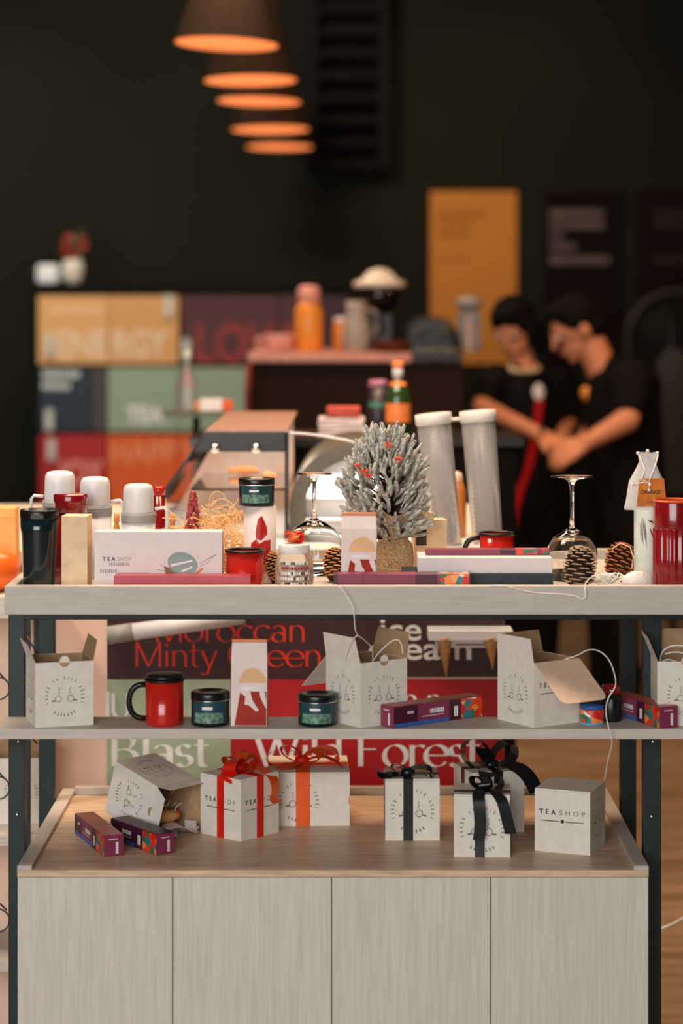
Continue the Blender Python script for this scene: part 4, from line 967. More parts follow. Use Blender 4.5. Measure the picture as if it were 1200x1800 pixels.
poster('brown poster with bold white ice cream lettering at the right of the counter', 572.5, 885, 1040, 1190, PBR, [
    lambda o, L: put_text(o, 'ice', L(668, 1125), UX, UZ, 41*k_, PW, width=72*k_, bold=.012),
    lambda o, L: put_text(o, 'cream', L(648, 1159), UX, UZ, 41*k_, PW, width=180*k_, bold=.012)])
poster('sage green poster reading Blast, behind the left half of the shelf', 188, 405, 1194.5, 1440, PGR, [
    lambda o, L: serif(o, 'lU', L(184, 1262), UX, UZ, 44*k_, PW, thick=.15),
    lambda o, L: serif(o, 'Blast', L(194, 1347), UX, UZ, 58*k_, PW, width=176*k_, thick=.15)])
poster('deep red poster with white Wild Forest lettering', 405.5, 885, 1194.5, 1440, PRD, [
    lambda o, L: serif(o, 'n n', L(708, 1250), UX, UZ, 44*k_, PW, thick=.12),
    lambda o, L: serif(o, 'Wild Forest', L(446, 1347), UX, UZ, 58*k_, PW, width=400*k_, thick=.14)])
# cone holder and cones
t = thing('cone_holder', 'white ice cream cone holder mounted on the counter front', 'cone holder', base(823, 4.85, Z(1118, 4.85)))
mb = MB(); mb.b2((-.088, -.075, 0), (.09, .0, .022), WHITE); mb.build('shelf', t, bevel=.002)
mb = MB(); mb.b2((-.072, -.06, -.016), (.06, -.005, -.0005), WHITE); mb.b2((-.03, -.0606, -.011), (.03, -.0598, -.008), INK); mb.build('box', t, bevel=.001)
WAF = mat('waffle', (205, 165, 118), .7, 1.3, rgb2=(170, 125, 80), scale=150)
for px, yt, lab, tl_ in ((784, 1190, 'waffle cone hanging point down, left one in the white holder', -.05), (866, 1176, 'waffle cone hanging point down, second in the white holder', -.08), (893, 1160, 'waffle cone hanging point down at the holder’s right end', .12)):
    D_ = 4.79; zt = Z(1119, D_)-.001; L_ = zt-Z(yt, D_)
    mb = MB(); mb.lathe([(.0008, 0), (.016, L_*.93), (.0185, L_), (.0001, L_)], WAF, n=28)
    o = mb.build('ice_cream_cone', None, (X(px, D_), D_-4, zt-L_)); o.rotation_euler = (0, tl_, 0); tag(o, lab, 'ice cream cone', 'waffle cones in the holder')
t = thing('paper_roll', 'long white roll with a grey end cap slanting along the counter front', 'roll', tuple(P(190, 1117, 4.83)))
d_ = P(430, 1083, 4.83)-P(190, 1117, 4.83)
mb = MB(); mb.tube([d_*.18, d_], [.0185, .0175], WHITE, n=20); mb.build('roll', t); mb = MB(); mb.tube([(0, 0, 0), d_*.185], .0195, mat('grey_cap', (150, 150, 142), .5, 1.2), n=20); mb.build('end_cap', t)

# display case -------------------------------------------------------
E = thing('display_case', 'glass display case with black trim and a sloping side on the counter', 'display case', (X(440, 5.1), 1.1, 1.0305)); eo = Vector((X(440, 5.1), 1.1, 1.0305))
def e2(px, py, D_=5.1): v = P(px, py, D_)-eo; return v
ztop = Z(760, 5.1)-eo.z
mb = MB(); # black end frame: band across the top and the sloping border
pts = [e2(362, 760), e2(505, 760), e2(505, 794), e2(340, 794)]; mb.prism([(p.x, p.z) for p in pts], 1, 0, .015, BLACK)
pts = [e2(362, 760), e2(340, 794), e2(258, 925), e2(240, 925)]; mb.prism([(p.x, p.z) for p in pts], 1, 0, .015, BLACK)
mb.b2((e2(500, 0).x, 0, 0), (e2(505, 0).x+.002, .015, ztop), BLACK); mb.build('end_frame', E, bevel=.001)
mb = MB(); pts = [e2(341, 794), e2(500, 794), e2(500, 944), e2(246, 944)]; mb.prism([(p.x, max(0.001, p.z)) for p in pts], 1, .004, .010, GLASS); mb.build('end_glass', E)
mb = MB(); pts = [e2(362, 760), e2(252, 925)]; a_, b_ = pts; nrm = Vector((-(a_-b_).z, 0, (a_-b_).x)).normalized()*.005
mb.prism([(a_.x, a_.z), (b_.x, b_.z), (b_.x+nrm.x, b_.z+nrm.z), (a_.x+nrm.x, a_.z+nrm.z)], 1, .016, .88, GLASS); mb.build('sloping_glass', E)
mb = MB(); mb.b2((e2(362, 0).x, 0.0, ztop), (e2(505, 0).x+.002, .9, ztop+.006), mat('rosy_wood', (160, 128, 114), .4, 1.0)); mb.build('top', E, bevel=.001)
for px in (378, 450): mb = MB(); mb.lathe([(.004, 0), (.004, .004), (.0105, .006), (.011, .011), (.008, .015), (.0001, .016)], SILVER, tuple(e2(px, 788)), 20, axis=Vector((0, -1, 0))); mb.build('knob', E)
mb = MB(); mb.b2((e2(262, 0).x, .02, .0), (e2(503, 0).x, .88, .012), WHITE); mb.b2((e2(330, 0).x, .1, .10), (e2(503, 0).x, .85, .106), GLASS); mb.build('interior_shelf', E)
mb = MB(); mb.prism([(e2(505, 0).x, .012), (e2(505, 0).x, ztop-.004), (e2(372, 0).x, ztop-.004), (e2(275, 0).x, .012)], 1, .60, .61, mat('bright_backing', (205, 190, 178), .6, 1.2, rgb2=(195, 145, 115), scale=9)); mb.build('back_panel', E)  # pale backing added to keep the case interior bright
l = bpy.data.lights.new('case_fill', 'AREA'); l.shape = 'RECTANGLE'; l.size = .12; l.size_y = .4; l.energy = 1.5; l.color = (1, .88, .78)  # fill light added inside the case to brighten its interior
lo = bpy.data.objects.new('case_fill', l); COL.objects.link(lo); lo.location = (X(440, 5.1), 1.38, 1.0305+ztop-.008)
for i, (px, py, D_, m, rr) in enumerate(((410, 868, 5.35, 'pastry_a', .035), (455, 872, 5.3, 'pastry_b', .03), (360, 878, 5.3, 'pastry_a', .03), (430, 815, 5.6, 'pastry_b', .028), (385, 900, 5.2, 'pastry_a', .03), (470, 822, 5.45, 'pastry_b', .024))):
    mm = mat(m, (205, 150, 95) if m == 'pastry_a' else (215, 130, 80), .6, 1.2)
    z_ = 1.0305+.0125 if py > 850 else 1.0305+.1065
    mb = MB(); n = 9
    for k in range(n):
        a_ = (k-4)/4; mb.ball((rr*a_*1.1, rr*.5*a_*a_, rr*.42), (rr*.32, rr*(.5-.28*abs(a_)), rr*(.42-.2*abs(a_))), mm, n=12)
    tag(mb.build('pastry', None, (X(px, D_), D_-4, z_), i), ['golden pastry roll low in the case, middle', 'orange pastry roll low in the case, right', 'golden pastry roll low in the case, left', 'orange pastry roll on the case’s glass shelf, left', 'golden pastry roll nearest the case’s glass end', 'small orange pastry roll on the case’s glass shelf, right'][i], 'pastry', 'pastries in the display case')
# round arched case beside it
A = thing('arched_case', 'arched steel case with bright white interior beside the glass display case', 'display case', (X(628, 5.15), 1.15, 1.0305)); s = 5.15/4000
R1 = 120*s; zc_ = Z(900, 5.15)-1.0305; STL = mat('brushed_steel', (98, 93, 82), .5, 1.0, metal=.4)
mb = MB(); n = 28; o_ = [(R1*math.cos(PI*i/n), zc_+R1*math.sin(PI*i/n)) for i in range(n+1)]; i_ = [((R1-.034)*math.cos(PI*i/n), zc_+(R1-.034)*math.sin(PI*i/n)) for i in range(n+1)]
o_ = [(R1, 0)]+o_+[(-R1, 0)]; i_ = [(R1-.034, 0)]+i_+[(-R1+.034, 0)]
for i in range(len(o_)-1): mb.prism([o_[i], o_[i+1], i_[i+1], i_[i]], 1, 0, .55, STL)
mb.build('arch', A)
INW = mat('white_enamel', (232, 226, 224), .35, 1.6, var=.02)
mb = MB(); mb.b2((-R1+.035, .08, .0), (R1-.035, .09, zc_), INW); mb.prism([(-(R1-.035)*math.cos(PI*i/20), zc_+(R1-.035)*math.sin(PI*i/20)) for i in range(21)][::-1], 1, .08, .09, INW); mb.build('back_panel', A)
mb = MB()
for z_ in (.035, .085, .13): mb.b2((-R1+.036, .02, z_), (R1-.036, .079, z_+.004), INW)
mb.build('rack', A)
mb = MB(); mb.tube([(-.09, .02, zc_+R1-.075), (.09, .02, zc_+R1-.075)], .005, mat('led_tube', (255, 250, 240), .5, 1, emit=(255, 240, 225), es=5)); mb.build('lamp_tube', A)
mb = MB(); mb.tube(smoothp([P(502, 760, 5.12), P(560, 764, 5.12), P(640, 780, 5.12), P(720, 815, 5.12), P(770, 880, 5.12), P(775, 940, 5.12)]), .0025, WHITE)  # white tube paints the highlight along the curved glass edge
for v in range(len(mb.v)): mb.v[v] = mb.v[v]-Vector((X(628, 5.15), 1.15, 1.0305))
mb.build('glass_edge_highlight', A)
l = bpy.data.lights.new('showcase_lamp', 'AREA'); l.shape = 'RECTANGLE'; l.size = .2; l.size_y = .02; l.energy = 1.3; l.color = (1, .93, .86)
lo = bpy.data.objects.new('showcase_lamp', l); COL.objects.link(lo); lo.location = (X(628, 5.15), 1.165, 1.0305+zc_+R1-.082); lo.rotation_euler = (R(35), 0, 0)

# cup tubes ----------------------------------------------------------
def cup_tube(label, xt, xb, yt, yb, D_, wt):
    top = P(xt, yt, D_+.02); bot = P(xb, yb, D_); bot.z = 1.031; t = thing('cup_tube', label, 'cup dispenser', tuple(bot), 0, 'clear cup dispenser tubes'); ax = top-bot; L_ = ax.length; w_ = wt*D_/8000
    q_ = MB(); q_.M = ax.to_track_quat('Z', 'Y').to_matrix().to_4x4(); q_.M = Matrix.Rotation(math.atan2(ax.x, ax.z), 4, 'Y')
    q_.open_lathe([(w_*.88, 0), (w_, L_*.93), (w_*.97, L_*.93), (w_*.85, .0)], FROST, n=32); q_.build('tube', t)
    q_ = MB(); q_.M = Matrix.Rotation(math.atan2(ax.x, ax.z), 4, 'Y'); q_.lathe([(w_*1.02, L_*.92), (w_*1.08, L_*.93), (w_*1.08, L_), (w_*.9, L_+.001), (.0001, L_+.001)], mat('cap_acrylic', (225, 215, 208), .4, 1.3, trans=.3), n=32); q_.build('cap', t)
    q_ = MB(); q_.M = Matrix.Rotation(math.atan2(ax.x, ax.z), 4, 'Y')
    for k in range(26): q_.open_lathe([(w_*.5, .012+k*L_*.033), (w_*.72, .012+k*L_*.033+L_*.05), (w_*.76, .012+k*L_*.033+L_*.052)], FROST, n=24)
    q_.build('cup_stack', t)
    q_ = MB(); q_.lathe([(w_*1.15, 0), (w_*1.15, .008), (w_*.9, .01)], WHITE, n=32); q_.build('base', t)
cup_tube('clear tube of stacked cups, the left of the pair', 760, 786, 727, 978, 4.88, 60)
cup_tube('clear tube of stacked cups, the right of the pair', 838, 858, 722, 978, 4.90, 60)
mb = MB(); mb.tube([P(785, 738, 4.93), P(815, 736, 4.93)], .004, WHITE); tag(mb.build('tube_bracket'), 'white bracket joining the tops of the two cup tubes', 'bracket')
t = thing('sauce_bottle', 'orange brown bottle with pale cap seen between the cup tubes', 'bottle', base(803, 5.15, 1.031)); h = Z(828, 5.15)-1.031; OB = mat('amber_sauce', (185, 115, 60), .35, 1.2)
mb = MB(); mb.lathe([(.019, 0), (.021, .004), (.021, h*.7), (.013, h*.85)], OB, n=28); mb.build('body', t); mb = MB(); mb.lathe([(.013, h*.84), (.014, h*.86), (.011, h*.97), (.0001, h)], mat('pink_cap', (225, 180, 160), .4, 1.3), n=24); mb.build('cap', t)

# ================================================================ BACK SERVICE SHELF with bottles
B = thing('service_shelf', 'low shelf behind the display cases carrying the beer bottle', 'shelf', (.1, 2.27, 0))
mb = MB(); mb.b2((-.5, -.2, 0), (.35, .2, 1.18), CLOTH); mb.build('body', B); mb = MB(); mb.b2((-.52, -.22, 1.18), (.37, .22, 1.2), BLACK); mb.build('top', B)
t = thing('beer_bottle', 'green bottle with orange cap and orange label behind the frosted tree', 'bottle', (X(699, 6.2), 2.2, 1.2005)); h = Z(636, 6.2)-1.2; r = 22*6.2/4000
GB = mat('green_bottle', (38, 62, 28), .15, 1.1, coat=.5); OL = mat('orange_foil', (225, 120, 60), .4, 1.3)
mb = MB(); mb.lathe([(r*.9, 0), (r, .006), (r, h*.52), (r*.8, h*.64), (r*.42, h*.74), (r*.38, h*.9)], GB, n=32); mb.build('body', t)
mb = MB(); mb.open_lathe([(r*1.01, h*.18), (r*1.01, h*.44)], OL, n=32); mb.build('label', t); mb = MB(); mb.open_lathe([(r*.72, h*.68), (r*.5, h*.73)], OL, n=32); mb.build('neck_label', t)
mb = MB(); mb.lathe([(r*.43, h*.78), (r*.42, h*.93), (r*.3, h*.93)], mat('silver_foil', (190, 190, 190), .35, 1.3), n=24); mb.build('neck_foil', t); mb = MB(); mb.lathe([(r*.48, h*.92), (r*.5, h*.97), (r*.4, h), (.0001, h)], OL, n=24); mb.build('cap', t)
t = thing('drink_can', 'tall plum and dark green can beside the green bottle', 'can', (X(664, 6.25), 2.25, 1.2005)); h = Z(668, 6.25)-1.2; r = 17*6.25/4000
mb = MB(); mb.lathe([(r*.9, 0), (r, .004), (r, h*.86)], mat('dark_can', (40, 34, 44), .35, 1.2), n=28); mb.open_lathe([(r*1.01, h*.5), (r*1.01, h*.6)], mat('green_strip', (60, 120, 95), .4, 1.2), n=28); mb.build('body', t); mb = MB(); mb.lathe([(r*1.01, h*.86), (r*1.01, h*.96), (r*.85, h), (.0001, h)], mat('mauve', (150, 100, 125), .4, 1.2), n=28); mb.build('lid', t)
for i, (x0, x1, y0, m) in enumerate(((560, 640, 742, (215, 200, 200)), (575, 632, 728, (190, 90, 80)))):
    D_ = 6.2; t = thing('napkin_stack', ['white stack of folded napkins behind the arched case', 'red stack of folded napkins on the white ones'][i], 'napkins', (X((x0+x1)/2, D_), 2.2, 1.2005+(.052 if i else 0)))
    for k in range(5): q_ = MB(); q_.box((0, 0, .005+k*.0100 if not i else .003+k*.0052), ((x1-x0)*D_/4000, .12, .0092 if not i else .0048), mat('napkin_%d' % i, m, .8, 1.2), (0, 0, .03*(k % 3-1))); q_.build('napkin', t, bevel=.002)

# ================================================================ ESPRESSO BAR
BR = thing('espresso_bar', 'dark brown bar counter with a rosy ledge under the coffee machine', 'bar counter', (X(680, 8.5), 4.9, 0)); bx = X(680, 8.5)
DB = mat('dark_brown_panel', (40, 25, 17), .75, 1.0); mb = MB(); mb.b2((X(446, 8.5)-bx, -.4, 0), (X(822, 8.1)-bx, .3, Z(636, 8.5)), DB); mb.build('body', BR)
mb = MB(); mb.b2((X(436, 8.5)-bx, -.44, Z(636, 8.5)), (X(722, 8.5)-bx, .32, Z(619, 8.5)), mat('rosy_ledge', (205, 140, 120), .35, 1.1)); mb.build('ledge', BR, bevel=.004)
mb = MB(); mb.b2((X(722, 8.5)-bx, -.42, Z(636, 8.5)), (X(822, 8.1)-bx, .32, Z(621, 8.5)), BLACK); mb.build('dark_ledge', BR)
LZ = Z(619, 8.5)+.0005
t = thing('juice_bottle', 'tall orange bottle with pink cap on the bar ledge', 'bottle', (X(542, 8.5), 4.6, LZ)); h = Z(502, 8.55)-LZ; r = .052
mb = MB(); mb.lathe([(r*.9, 0), (r, .01), (r, h*.62), (r*.75, h*.74)], mat('orange_juice', (225, 135, 50), .3, 1.3), n=28); mb.build('body', t); mb = MB(); mb.lathe([(r*.7, h*.73), (r*.8, h*.76), (r*.8, h*.95), (r*.5, h), (.0001, h)], mat('pink_lid', (215, 150, 135), .4, 1.2), n=28); mb.build('cap', t)
t = thing('cup', 'pale pink cup lying low on the bar ledge beside the orange bottle', 'cup', (X(488, 8.5), 4.6, LZ)); mb = MB(); mb.lathe([(.035, 0), (.055, .01), (.064, .06), (.066, .064), (.06, .064), (.05, .012), (.0001, .01)], mat('pink_cup', (220, 165, 155), .4, 1.2), n=28); mb.build('body', t)
mb = MB(); mb.tube([(-.06, 0, .05), (-.085, 0, .045), (-.085, 0, .025), (-.058, 0, .018)], .006, mat('pink_cup', (0, 0, 0))); mb.build('handle', t)
t = thing('honey_jar', 'amber jar between the orange bottle and the white figure on the bar', 'jar', (X(600, 8.55), 4.65, LZ)); mb = MB(); mb.lathe([(.03, 0), (.033, .01), (.033, .1), (.025, .11)], mat('honey', (200, 120, 50), .3, 1.2), n=24); mb.build('body', t); mb = MB(); mb.lathe([(.028, .109), (.028, .128), (.0001, .13)], WHITE, n=24); mb.build('lid', t)
t = thing('milk_jug', 'tall off white jug with spout on the bar before the grinder', 'jug', (X(626, 8.5), 4.56, LZ)); mb = MB(); GW = mat('off_white', (165, 155, 145), .4, 1.1)
mb.lathe([(.045, 0), (.055, .01), (.05, .1), (.035, .16), (.04, .19), (.034, .19), (.028, .16), (.042, .1), (.0001, .012)], GW, n=28); mb.build('body', t); mb = MB(); mb.tube([(.04, 0, .16), (.075, 0, .15), (.08, 0, .09), (.05, 0, .05)], .007, GW); mb.build('handle', t)
t = thing('coffee_grinder', 'black coffee grinder with a white domed hopper lid on the bar', 'coffee grinder', (X(668, 8.55), 4.7, LZ)); hh = Z(505, 8.7)-LZ
mb = MB(); mb.b2((-.07, -.08, 0), (.07, .1, .03), BLACK); mb.b2((-.05, -.02, .03), (.05, .09, hh*.6), BLACK); mb.build('body', t, bevel=.006)
mb = MB(); mb.lathe([(.05, hh*.6), (.085, hh*.8), (.09, hh)], mat('smoked_hopper', (30, 22, 18), .1, 1, trans=.3), n=28); mb.build('hopper', t)
mb = MB(); mb.lathe([(.098, hh), (.1, hh+.02), (.07, hh+.03), (.045, hh+.06), (.02, hh+.07), (.0001, hh+.072)], mat('cream_lid', (200, 190, 175), .5, 1.4), n=28); mb.build('lid', t)
mb = MB(); mb.tube([(0, -.02, hh*.5), (0, -.08, hh*.42), (0, -.09, hh*.3)], .012, BLACK); mb.build('spout', t)
t = thing('espresso_machine', 'low black espresso machine at the dark end of the bar', 'espresso machine', (X(760, 8.55), 4.66, Z(621, 8.5)+.0005))
mb = MB(); mb.prism([(-.11, 0), (.09, 0), (.095, .07), (.06, .13), (-.05, .14), (-.11, .09)], 1, -.14, .14, BLACK); mb.build('body', t, bevel=.02)
mb = MB(); mb.b2((-.08, -.19, .0), (.08, -.142, .02), STL); mb.build('drip_tray', t, bevel=.003)
for xx in (-.05, .05): mb = MB(); mb.lathe([(.02, 0), (.022, .02)], STL, (xx, -.165, .07), 20); mb.tube([(xx, -.165, .08), (xx, -.24, .075)], .007, BLACK); mb.build('portafilter', t)
t = thing('saucer_stack', 'low stack of dark copper saucers in front of the grinder', 'saucers', (X(690, 8.45), 4.52, LZ))
for k in range(4): q_ = MB(); q_.lathe([(.03, 0), (.075, .012), (.078, .014), (.03, .004)], mat('copper_saucer', (150, 75, 50), .4, 1.1), (0, 0, k*.009), 28); q_.build('saucer', t)
t = thing('glass_vase', 'pale glass storage jar at the right end of the bar by the yellow board', 'jar', (X(826, 8.6), 4.68, Z(621, 8.5)+.0005)); mb = MB(); mb.lathe([(.04, 0), (.045, .01), (.045, .14), (.03, .17)], FROST, n=28); mb.build('body', t); mb = MB(); mb.lathe([(.035, .17), (.055, .18), (.05, .2), (.02, .215), (.0001, .22)], mat('jar_lid_grey', (150, 140, 130), .4, 1.1), n=28); mb.build('lid', t)
mb = MB(); mb.tube([P(437, 640, 8.3), P(434, 700, 8.3), Vector((P(436, 1150, 8.3).x, 4.3, .001))], .010, mat('red_pipe', (130, 40, 30), .5, 1.1)); o = mb.build('red_pole'); o.location.z = 0; tag(o, 'thin red pole at the left end of the dark bar', 'pole')

# ================================================================ TEA WALL CABINET
DC = 11.5; cz = lambda y: Z(y, DC); cxx = lambda x: X(x, DC)
TC = thing('tea_cabinet', 'tall black wall cabinet with big coloured lettered doors', 'cabinet', (cxx(330), DC-4, 0)); to = Vector((cxx(330), DC-4, 0))
mb = MB(); mb.b2((cxx(50)-to.x, .0, 0), (cxx(625)-to.x, .4, cz(500)), mat('cabinet_black', (16, 17, 15), .7, 1)); mb.build('carcass', TC)
def door(x0, x1, y0, y1, rgb, nm, txt=None, handles=(), k=1.2):
    q_ = MB(); q_.b2((cxx(x0)-to.x, -.02, cz(y1)), (cxx(x1)-to.x, -.001, cz(y0)), mat(nm, rgb, .5, k, var=.03)); d = q_.build('door', TC, bevel=.002)
    for (s_, tx, ty, th_, tw, rgb2, bd) in txt or []:
        q_ = MB(); put_text(q_, s_, (cxx(tx)-to.x, -.0205, cz(ty)), UX, UZ, th_*DC/4000, mat('letter_%d_%d_%d' % rgb2, rgb2, .5, 1.2), width=tw*DC/4000, bold=bd, lift=.001); q_.build('lettering', d)
    for hx, hy in handles: q_ = MB(); q_.b2((cxx(hx-7)-to.x, -.045, cz(hy+19)), (cxx(hx+7)-to.x, -.0205, cz(hy-19)), mat('tag_white', (190, 195, 185), .5, 1.2)); q_.build('handle', d, bevel=.004)
    return d
door(68, 190, 520, 640, (212, 160, 98), 'door_amber', [('ENE', 100, 626, 46, 90, (232, 196, 164), .03)], [(88, 606)])
door(191.5, 314, 520, 640, (206, 152, 90), 'door_amber2', [('RGY', 200, 626, 46, 96, (232, 196, 164), .03)], [(297, 538)])
d = door(318, 490, 520, 640, (70, 26, 26), 'door_maroon', [('LOV', 345, 636, 68, 138, (135, 36, 28), .03)], [(328, 615)])
door(491.5, 560, 520, 640, (70, 26, 26), 'door_maroon', [('E', 497, 636, 68, 34, (135, 36, 28), .03)])
door(561.5, 615, 520, 640, (60, 24, 30), 'door_maroon2')
door(70, 162, 646, 758, (24, 42, 54), 'door_navy', None, [(88, 738)]); door(163.5, 187, 646, 758, (70, 62, 56), 'door_taupe')
door(190, 312, 646, 758, (138, 160, 136), 'door_sage', [('TEA', 222, 743, 30, 66, (235, 236, 228), .04)]); door(313.5, 433, 646, 758, (136, 156, 132), 'door_sage2')
door(70, 188, 764, 884, (168, 26, 22), 'door_red', [('JOY', 100, 850, 42, 84, (228, 140, 128), .03)], [(92, 790)])
door(190, 312, 764, 884, (214, 88, 22), 'door_orange', [('HAPP', 196, 812, 38, 114, (226, 140, 90), .02)]); door(313.5, 433, 764, 884, (212, 86, 24), 'door_orange2', [('Y', 318, 812, 38, 26, (226, 140, 90), .02)])
# small illegible white print on the navy and amber doors
q_ = MB(); qq = random.Random(6)
for (xa, xb, yy, hh) in ((76, 134, 664, 13), (76, 122, 684, 13)):
    q_ = MB(); x = xa
    while x < xb: l_ = qq.uniform(5, 9); q_.b2((cxx(x)-to.x, -.0225, cz(yy)), (cxx(x+l_)-to.x, -.0205, cz(yy-hh)), mat('print_white', (200, 205, 200), .5, 1.2)); x += l_+2.5
    q_.build('small_print', TC)
q_ = MB()
x = 88
while x < 178: l_ = qq.uniform(4, 8); q_.b2((cxx(x)-to.x, -.0225, cz(552)), (cxx(x+l_)-to.x, -.0205, cz(540)), mat('print_cream', (225, 190, 150), .5, 1.2)); x += l_+2.5
q_.build('small_print', TC)
CTZ = cz(500)+.0005
t = thing('white_mug', 'white square mug on top of the tea cabinet', 'mug', (cxx(80), 7.6, CTZ)); mb = MB(); mb.box((0, 0, .052), (.108, .1, .1), mat('bright_white', (225, 220, 215), .4, 1.7)); mb.build('body', t, bevel=.02, seg=4)
mb = MB(); mb.tube([(.05, 0, .08), (.075, 0, .07), (.075, 0, .035), (.05, 0, .025)], .008, MATS['bright_white']); mb.build('handle', t)
t = thing('flower_pot', 'white pot of red flowers on top of the tea cabinet', 'potted plant', (cxx(122), 7.65, CTZ)); mb = MB(); mb.lathe([(.035, 0), (.05, .03), (.055, .09), (.05, .12), (.03, .13)], mat('pot_white', (205, 195, 180), .4, 1.3), n=24); mb.build('pot', t)
mb = MB(); q = random.Random(13); mg = mat('foliage_dull', (70, 70, 50), .8, 1.1)
for k in range(26):
    a_ = q.uniform(0, 6.28); L_ = q.uniform(.07, .19); e_ = Vector((math.cos(a_)*q.uniform(.02, .09)+.02, math.sin(a_)*.05, L_)); mb.tube([(0, 0, .12), Vector((0, 0, .12))+e_*.6, Vector((0, 0, .12))+e_], [.003, .005, .002], mg, n=5)
mb.build('stems', t)
for k in range(14):
    q_ = MB(); c = Vector((q.uniform(-.05, .085), q.uniform(-.05, .05), q.uniform(.15, .29))); mm = mat('petal_red', (165, 60, 40), .6, 1.2) if k % 3 else mat('petal_tan', (170, 140, 120), .6, 1.2)
    for j in range(5): q_.ball(c+Vector((.012*math.cos(j*1.256), 0, .012*math.sin(j*1.256))), (.010, .007, .010), mm, n=8)
    q_.build('flower', t)
# low bottle and packet in front of the cabinet
t = thing('water_bottle', 'clear bottle in front of the sage doors', 'bottle', (X(328, 7.2), 3.2, Z(722, 7.2))); mb = MB(); mb.lathe([(.03, 0), (.033, .01), (.033, .09), (.012, .13), (.012, .16)], FROST, n=24); mb.build('body', t); mb = MB(); mb.lathe([(.015, .155), (.015, .19), (.0001, .192)], mat('tag_white', (0, 0, 0)), n=20); mb.build('cap', t)
zt = Z(722, 7.2)
t2 = thing('side_stand', 'slim stand carrying the clear bottle and snack packet behind the case', 'stand', (X(345, 7.2), 3.2, 0)); mb = MB(); mb.b2((-.1, -.08, zt-.015), (.1, .08, zt-.0005), mat('stand_grey', (110, 115, 100), .6, 1)); mb.build('top', t2)
mb = MB(); mb.tube([(0, 0, .02), (0, 0, zt-.015)], .012, BLACK); mb.build('pole', t2); mb = MB(); mb.lathe([(.12, 0), (.12, .015), (.012, .03)], BLACK); mb.build('base', t2)
mb = MB(); mb.box((0, 0, .02), (.07, .05, .038), PALEP); mb.box((.05, 0, .018), (.035, .05, .034), ORANGEP); mb.box((-.045, 0, .018), (.02, .045, .03), mat('tan_strip', (200, 140, 100), .5, 1.2)); tag(mb.build('snack_packet', None, (X(372, 7.2), 3.16, zt), .1, bevel=.004), 'small white and orange packet beside the clear bottle', 'packet')

# ================================================================ WALL BOARDS, RACK, MIRROR, COAT
DW = 12.474; wx = lambda x: X(x, DW); wz = lambda y: Z(y, DW)
def board(label, x0, x1, y0, y1, m, rows, ink):
    o = MB(); c = ((wx(x0)+wx(x1))/2, DW-4, wz(y1)); w_ = wx(x1)-wx(x0); h_ = wz(y0)-wz(y1)
    o.b2((-w_/2, 0, 0), (w_/2, .025, h_), m); qq = random.Random(17)
    for ya, hh, xa, xb in rows:
        x = xa
        while x < xb: l_ = qq.uniform(5, 10); o.b2((wx(x)-c[0], -.002, wz(ya+hh)-c[2]), (wx(min(x+l_, xb))-c[0], -.0005, wz(ya)-c[2]), ink); x += l_+3
    return tag(o.build('menu_board', None, c), label, 'menu board', 'menu boards on the dark wall')
board('bright amber menu board on the back wall', 756, 908, 336, 640, mat('amber_board', (196, 126, 54), .6, 1.15, var=.03), [(370, 12, 770, 858), (388, 10, 770, 830), (406, 12, 770, 825), (452, 7, 770, 822)], mat('amber_ink', (160, 96, 40), .6, 1.1))
MB2 = mat('maroon_board', (20, 8, 7), .7, 1)
board('dark maroon menu board with white lettering right of the amber board', 955, 1095, 336, 640, MB2, [(368, 14, 966, 1060), (388, 14, 966, 1060), (410, 10, 966, 990), (428, 12, 966, 1012), (450, 14, 966, 1070)], mat('board_ink', (112, 96, 88), .6, 1.1))
board('dark maroon menu board cut by the right edge of the picture', 1120, 1262, 336, 640, MB2, [(370, 12, 1150, 1240), (388, 12, 1150, 1230), (450, 12, 1150, 1240)], mat('board_ink2', (52, 48, 38), .6, 1.1))
RK = thing('wall_rack', 'tall black slatted rack on the back wall beside the pendant lamps', 'wall rack', (wx(612), 8.299, wz(298)))
hh = wz(-160)-wz(298); ww = 62*DW/4000
for sx in (-1, 1): mb = MB(); mb.b2((sx*ww-.03, 0, 0), (sx*ww+.03, .2, hh), mat('rack_black', (10, 8, 8), .6, 1)); mb.build('side', RK)
mb = MB(); mb.b2((-ww, .17, 0), (ww, .2, hh), mat('rack_back', (24, 19, 15), .7, 1)); mb.build('back', RK)
n_ = 12
for k in range(n_+1): mb = MB(); mb.b2((-ww+.03, 0, k*hh/n_), (ww-.03, .17, k*hh/n_+.035), MATS['rack_black']); mb.build('slat', RK)
t = thing('round_mirror', 'round dark framed mirror on the wall behind the staff at the right', 'mirror', (X(1200, 12.2), 8.44, Z(600, 12.2)))
mb = MB(); mb.tube([(.27*math.cos(2*PI*i/40), 0, .27*math.sin(2*PI*i/40)) for i in range(40)], .018, mat('mirror_rim', (58, 50, 40), .5, 1), closed=True); mb.build('frame', t)
mb = MB(); mb.lathe([(.26, 0), (.26, .01), (.0001, .011)], mat('dark_mirror', (22, 22, 15), .65, 1), (0, .02, 0), 40, axis=Vector((0, -1, 0))); mb.build('mirror_glass', t)
t = thing('coat_stand', 'dark stand with a hanging grey coat at the right edge behind the staff', 'coat stand', (X(1182, 9.5), 5.5, 0))
mb = MB(); mb.lathe([(.2, 0), (.2, .02), (.02, .04)], BLACK); mb.tube([(0, 0, .03), (0, 0, 1.5)], .015, BLACK); mb.build('pole', t)
mb = MB(); n = 24; rg = [(1.38, .03), (1.32, .07), (1.1, .075), (.9, .08), (.78, .085)]; vs = []
for z, rr in rg:
    for i in range(n): a_ = 2*PI*i/n; vs.append((rr*math.cos(a_)*(1+.15*math.sin(a_*6)), -.05+rr*.6*math.sin(a_), z))
